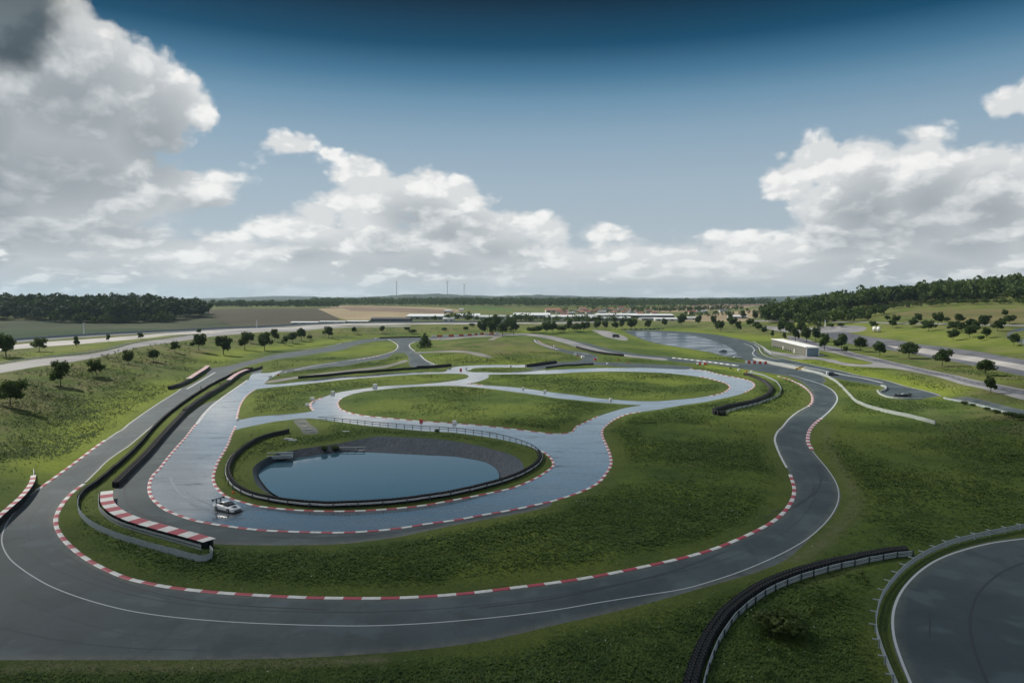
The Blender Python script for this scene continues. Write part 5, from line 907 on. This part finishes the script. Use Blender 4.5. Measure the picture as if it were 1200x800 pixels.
for i, (x, y) in enumerate(hp_):
    w_ = random.uniform(5, 9); rc = rcs[(i * 5) % 8]; wc = ('white', 'cream', 'white', 'grey')[i % 4]
    lab = f'{wc} house with {rc} roof, {ORD[i]} {"house" if i == 0 else "from left"} in the distant village' if i < len(hp_) - 1 else f'{wc} house with {rc} roof, rightmost of the distant houses'
    shed(x - w_/2, x + w_/2, y, y - random.uniform(2.6, 4.2), wc, rc, lab, 11, 'houses of the distant village', .5, 'house')
wood('garden_trees', [(wp(655, 369).x, wp(655, 369).y), (wp(760, 369).x, wp(760, 369).y), (wp(800, 361).x, wp(800, 361).y), (wp(650, 361).x, wp(650, 361).y)], 90, 9, None, 21, ('leaf_dark', 'leaf_mid'), 50)
# ------------------------------------------------------------------ air and a passing cloud
def haze():
    m = bpy.data.materials.new('haze_air'); m.use_nodes = True; t = m.node_tree; t.nodes.remove(t.nodes['Principled BSDF']); v = t.nodes.new('ShaderNodeVolumePrincipled')
    v.inputs['Color'].default_value = (.62, .84, 1, 1); v.inputs['Density'].default_value = HAZE_D; v.inputs['Anisotropy'].default_value = .2; t.links.new(v.outputs[0], t.nodes['Material Output'].inputs['Volume'])
    mb = MB(); mb.box((0, 0, 110), (30500, 30500, 300)); o = mb.build('haze', m); tag(o, kind='stuff')
HAZE_D = 5e-5
haze()
def cloud(cx, cy, z, rx, ry, rz, dens_, seed):
    bm = bmesh.new(); bmesh.ops.create_icosphere(bm, subdivisions=5, radius=1)
    from mathutils import noise
    for v in bm.verts:
        n = noise.fractal(v.co * 1.7 + Vector((seed, 0, 0)), 1., 2., 5); q = 1 + .35 * n; v.co = Vector((v.co.x * rx * q, v.co.y * ry * q, max(v.co.z, -.35) * rz * (1 + .6 * n)))
    me = bpy.data.meshes.new('cloud'); bm.to_mesh(me); bm.free(); m = bpy.data.materials.new('cloud_vapour'); m.use_nodes = True; t = m.node_tree; t.nodes.remove(t.nodes['Principled BSDF']); v = t.nodes.new('ShaderNodeVolumeScatter')
    v.inputs['Color'].default_value = (1, 1, 1, 1); v.inputs['Density'].default_value = dens_; t.links.new(v.outputs[0], t.nodes['Material Output'].inputs['Volume']); me.materials.append(m)
    o = bpy.data.objects.new('cloud', me); COL.objects.link(o); o.location = (cx, cy, z); tag(o, kind='structure')
for tx, ty, rx, ry in ((130, 60, 270, 125), (330, 170, 170, 110)):
    off = 700 / math.tan(math.radians(42)); cloud(tx + off * math.sin(math.radians(-58)), ty + off * math.cos(math.radians(-58)), 700, rx, ry, 60, .014, tx)
# ------------------------------------------------------------------ the sky: Nishita air with procedural cumulus, all a function of direction
w = bpy.data.worlds.new('World'); S.world = w; w.use_nodes = True
k = NT(w); bg = k.n['Background']
sk = k.n.new('ShaderNodeTexSky'); sk.sky_type = 'NISHITA'; sk.sun_disc = False; sk.sun_elevation = math.radians(42); sk.sun_rotation = math.radians(-58)
sk.air_density = 1.0; sk.dust_density = .3; sk.ozone_density = 2.0
dirv = k.vm('NORMALIZE', k.n.new('ShaderNodeTexCoord').outputs['Generated'])
X, Y, Z = k.xyz(dirv)
az0 = k.math('ARCTAN2', X, Y); el0 = k.math('ARCSINE', Z)
def ae(px, py):
    r = ray(px, py); return math.atan2(r[0], r[1]), math.atan2(r[2], math.hypot(r[0], r[1]))
CL = [ # px, py, rx, ry
 (60,75,150,75),(160,120,82,72),(40,160,190,70),(120,175,90,42),(215,120,38,38),(-80,150,120,140),
 (222,214,66,34),(120,232,130,32),(20,232,160,40),(250,232,30,18),(90,292,150,40),(200,298,58,26),(20,300,120,45),
 (345,172,50,18),(322,170,30,13),(385,178,18,11),
 (436,214,52,36),(475,222,60,36),(520,242,74,36),(430,262,60,30),(600,285,60,20),(450,255,80,26),(370,255,40,24),(400,236,46,22),(350,268,80,26),(570,262,70,28),(300,264,24,12),(640,276,60,20),(710,277,34,14),(770,294,60,14),(480,284,190,34),
 (955,190,48,38),(915,182,16,14),(930,212,38,34),(1010,215,66,56),(985,240,70,40),(1120,250,90,36),(1075,200,64,44),(1150,208,80,44),(1260,210,110,60),(1050,235,130,34),(880,276,46,12),(1060,285,200,38),(1250,285,120,50),
 (1190,120,36,26),(1215,118,40,30)]
def blob(v, e, L, grow=0., bank=.088):
    F = None
    for px, py, rx, ry in L:
        ca, ce = ae(px, py); sx, sy = rx / 800 * math.cos(ca) ** 1.3, ry / 800 * .97
        n = k.n.new('ShaderNodeVectorMath'); n.operation = 'MULTIPLY_ADD'; k._set(n.inputs[0], v); n.inputs[1].default_value = (1 / sx, 1 / sy, 0); n.inputs[2].default_value = (-ca / sx, -ce / sy, 0)
        d = k.vm('LENGTH', n.outputs[0]); q = sy * 1.1 + .016
        f = k.math('MULTIPLY_ADD', d, -q, q + grow)
        F = f if F is None else k.math('MAXIMUM', F, f)
    return k.math('SMOOTH_MAX', F, k.math('SUBTRACT', bank, e), .012)
NSC = 9.
BIG = [c for c in CL if c[2] * c[3] > 1900]
s_ = k.math('ADD', el0, .16); vv = k.comb(k.math('MULTIPLY', az0, NSC), k.math('MULTIPLY', k.math('LOGARITHM', s_, math.e), NSC * .52), 0.)
wv = k.vm('SUBTRACT', k.noise(vv, 1.1, 4, .6, out='Color', dim='2D'), (.5, .5, .5))
v2 = k.vm('ADD', vv, k.vm('SCALE', wv, scale=.28))
p1 = k.vor(v2, 1.2, 'F1', 3, .55, '2D')
n2 = k.noise(v2, 1.7, 8, .54, dim='2D')
n3 = k.noise(k.vm('ADD', v2, (-.12, .20, 0)), 1.7, 4, .54, dim='2D')
n4 = k.noise(v2, 1.7, 4, .54, dim='2D')
amp = k.mapr(el0, .02, .20, .022, .040)
nn = k.math('ADD', k.math('MULTIPLY', k.math('SUBTRACT', .50, p1), .95), k.math('MULTIPLY', k.math('SUBTRACT', n2, .5), 1.3))
base_v = k.vm('ADD', k.comb(az0, el0, 0.), k.vm('MULTIPLY', wv, (.030, .022, 0)))
D0 = k.math('MULTIPLY_ADD', nn, amp, blob(base_v, el0, CL, .007, .100))
D2 = k.math('MULTIPLY_ADD', k.math('SUBTRACT', n3, .5), k.math('MULTIPLY', amp, .9), blob(k.vm('ADD', base_v, (-.012, .040, 0)), k.math('ADD', el0, .040), BIG, 0.))
deck = k.noise(k.vm('MULTIPLY', dirv, (1, 1, 2.2)), 2.4, 6, .6)
front = k.math('MULTIPLY', k.mapr(k.math('ABSOLUTE', az0), .72, .95, 1, 0), k.mapr(el0, .42, .60, 1, 0))
deckd = k.math('MULTIPLY', k.math('SUBTRACT', deck, .50), .4)
D0 = k.mixf(front, deckd, D0)
alpha = k.mapr(D0, -.003, .020, 0, 1, True)
relief = k.mapr(k.math('ADD', k.math('SUBTRACT', n4, n3), k.math('MULTIPLY', k.math('SUBTRACT', .42, p1), .34)), -.17, .17, 0, 1)          # 1 where the surface faces the light
deep = k.math('EXPONENT', k.math('MULTIPLY', k.math('MAXIMUM', D2, 0), -15.))
lit = k.math('MULTIPLY', k.math('MULTIPLY_ADD', relief, .36, .64), k.math('MULTIPLY_ADD', deep, .70, .30))
lit = k.math('MAXIMUM', lit, k.mapr(D0, .0, .03, .30, 0.))
lit = k.math('MAXIMUM', lit, k.math('MULTIPLY', k.mapr(el0, .115, .05, 0, 1), k.mapr(k.math('ADD', k.math('MULTIPLY', n2, .6), k.math('MULTIPLY', relief, .4)), .36, .66, .26, .88)))
cc_ = k.ramp(lit, [(0, (.17, .205, .235)), (.25, (.29, .33, .36)), (.42, (.46, .495, .52)), (.60, (.68, .70, .71)), (.80, (.90, .90, .885)), (1, (.96, .96, .94))])
# thin air veil near the horizon
veil = k.mapr(el0, .0, .07, .60, 0., True)
cc_ = k.mix(veil, cc_, (.62, .65, .67))
eln = k.mapr(el0, -.1, 1.4)
def es(py): return (ae(600, py)[1] + .1) / 1.5
grad = k.ramp(eln, [(0, (.40, .45, .50)), (es(345), (.50, .55, .58)), (es(280), (.44, .52, .58)), (es(215), (.36, .465, .555)), (es(160), (.26, .385, .50)), (es(120), (.15, .29, .42)), (es(90), (.060, .18, .30)), (es(55), (.006, .070, .145)), (es(0), (.001, .020, .045)), (.50, (.02, .06, .13)), (.8, (.10, .17, .28)), (1, (.12, .18, .30))])
# the air keeps the left-right unevenness of the physical sky
lum = k.n.new('ShaderNodeRGBToBW'); k._set(lum.inputs[0], sk.outputs[0])
air = k.mix(1., grad, k.mixf(k.mapr(el0, -.02, .3), k.math('MULTIPLY_ADD', k.math('MINIMUM', lum.outputs[0], 12.), .01, .93), 1.), 'MULTIPLY')
air = k.mix(.015, air, k.mix(1., sk.outputs[0], .1, 'MULTIPLY'))
vig = k.mapr(el0, .30, .44, 1, .22); cd_ = ae(-10, -5); dk = k.mapr(k.vm('LENGTH', k.vm('SUBTRACT', k.vm('ADD', base_v, k.vm('SCALE', wv, scale=.05)), (cd_[0], cd_[1], 0))), .050, .100, .16, 1., True)
cc_ = k.mix(1., cc_, k.mixf(front, .8, vig), 'MULTIPLY'); cc_ = k.mix(1., cc_, k.mix(dk, (.0, .05, .08), (1, 1, 1)), 'MULTIPLY')
fin = k.mix(alpha, air, cc_)
fin = k.mix(1., fin, 10., 'MULTIPLY')
for n_ in k.n:
    if n_.type == 'MIX' and n_.blend_type == 'MULTIPLY': n_.clamp_result = False
k._set(bg.inputs[0], fin); bg.inputs[1].default_value = .1
w.cycles.sampling_method = 'MANUAL'; w.cycles.sample_map_resolution = 512
# ------------------------------------------------------------------ camera, light
cam = bpy.data.cameras.new('camera'); cam.lens = 24; cam.sensor_width = 36; cam.clip_start = .5; cam.clip_end = 60000
co = bpy.data.objects.new('camera', cam); COL.objects.link(co); co.location = (0, 0, HC); co.rotation_euler = (PI / 2 - PITCH, 0, 0); S.camera = co
SUN_AZ, SUN_EL = math.radians(-58), math.radians(42)       # azimuth from +Y towards +X
sd = Vector((math.sin(SUN_AZ) * math.cos(SUN_EL), math.cos(SUN_AZ) * math.cos(SUN_EL), math.sin(SUN_EL)))
sl = bpy.data.lights.new('sun', 'SUN'); sl.energy = 5.0; sl.angle = math.radians(.53); sl.color = (1, .94, .84)
so = bpy.data.objects.new('sun', sl); COL.objects.link(so); so.location = (0, 0, 500); so.rotation_euler = (-sd).to_track_quat('-Z', 'Y').to_euler()
S.view_settings.view_transform = 'Standard'; S.view_settings.look = 'None'; S.view_settings.exposure = 0; S.view_settings.gamma = 1
S.cycles.use_denoising = True; S.cycles.max_bounces = 6; S.cycles.diffuse_bounces = 2; S.cycles.glossy_bounces = 3; S.cycles.transparent_max_bounces = 6; S.cycles.volume_bounces = 0
S.cycles.use_adaptive_sampling = True
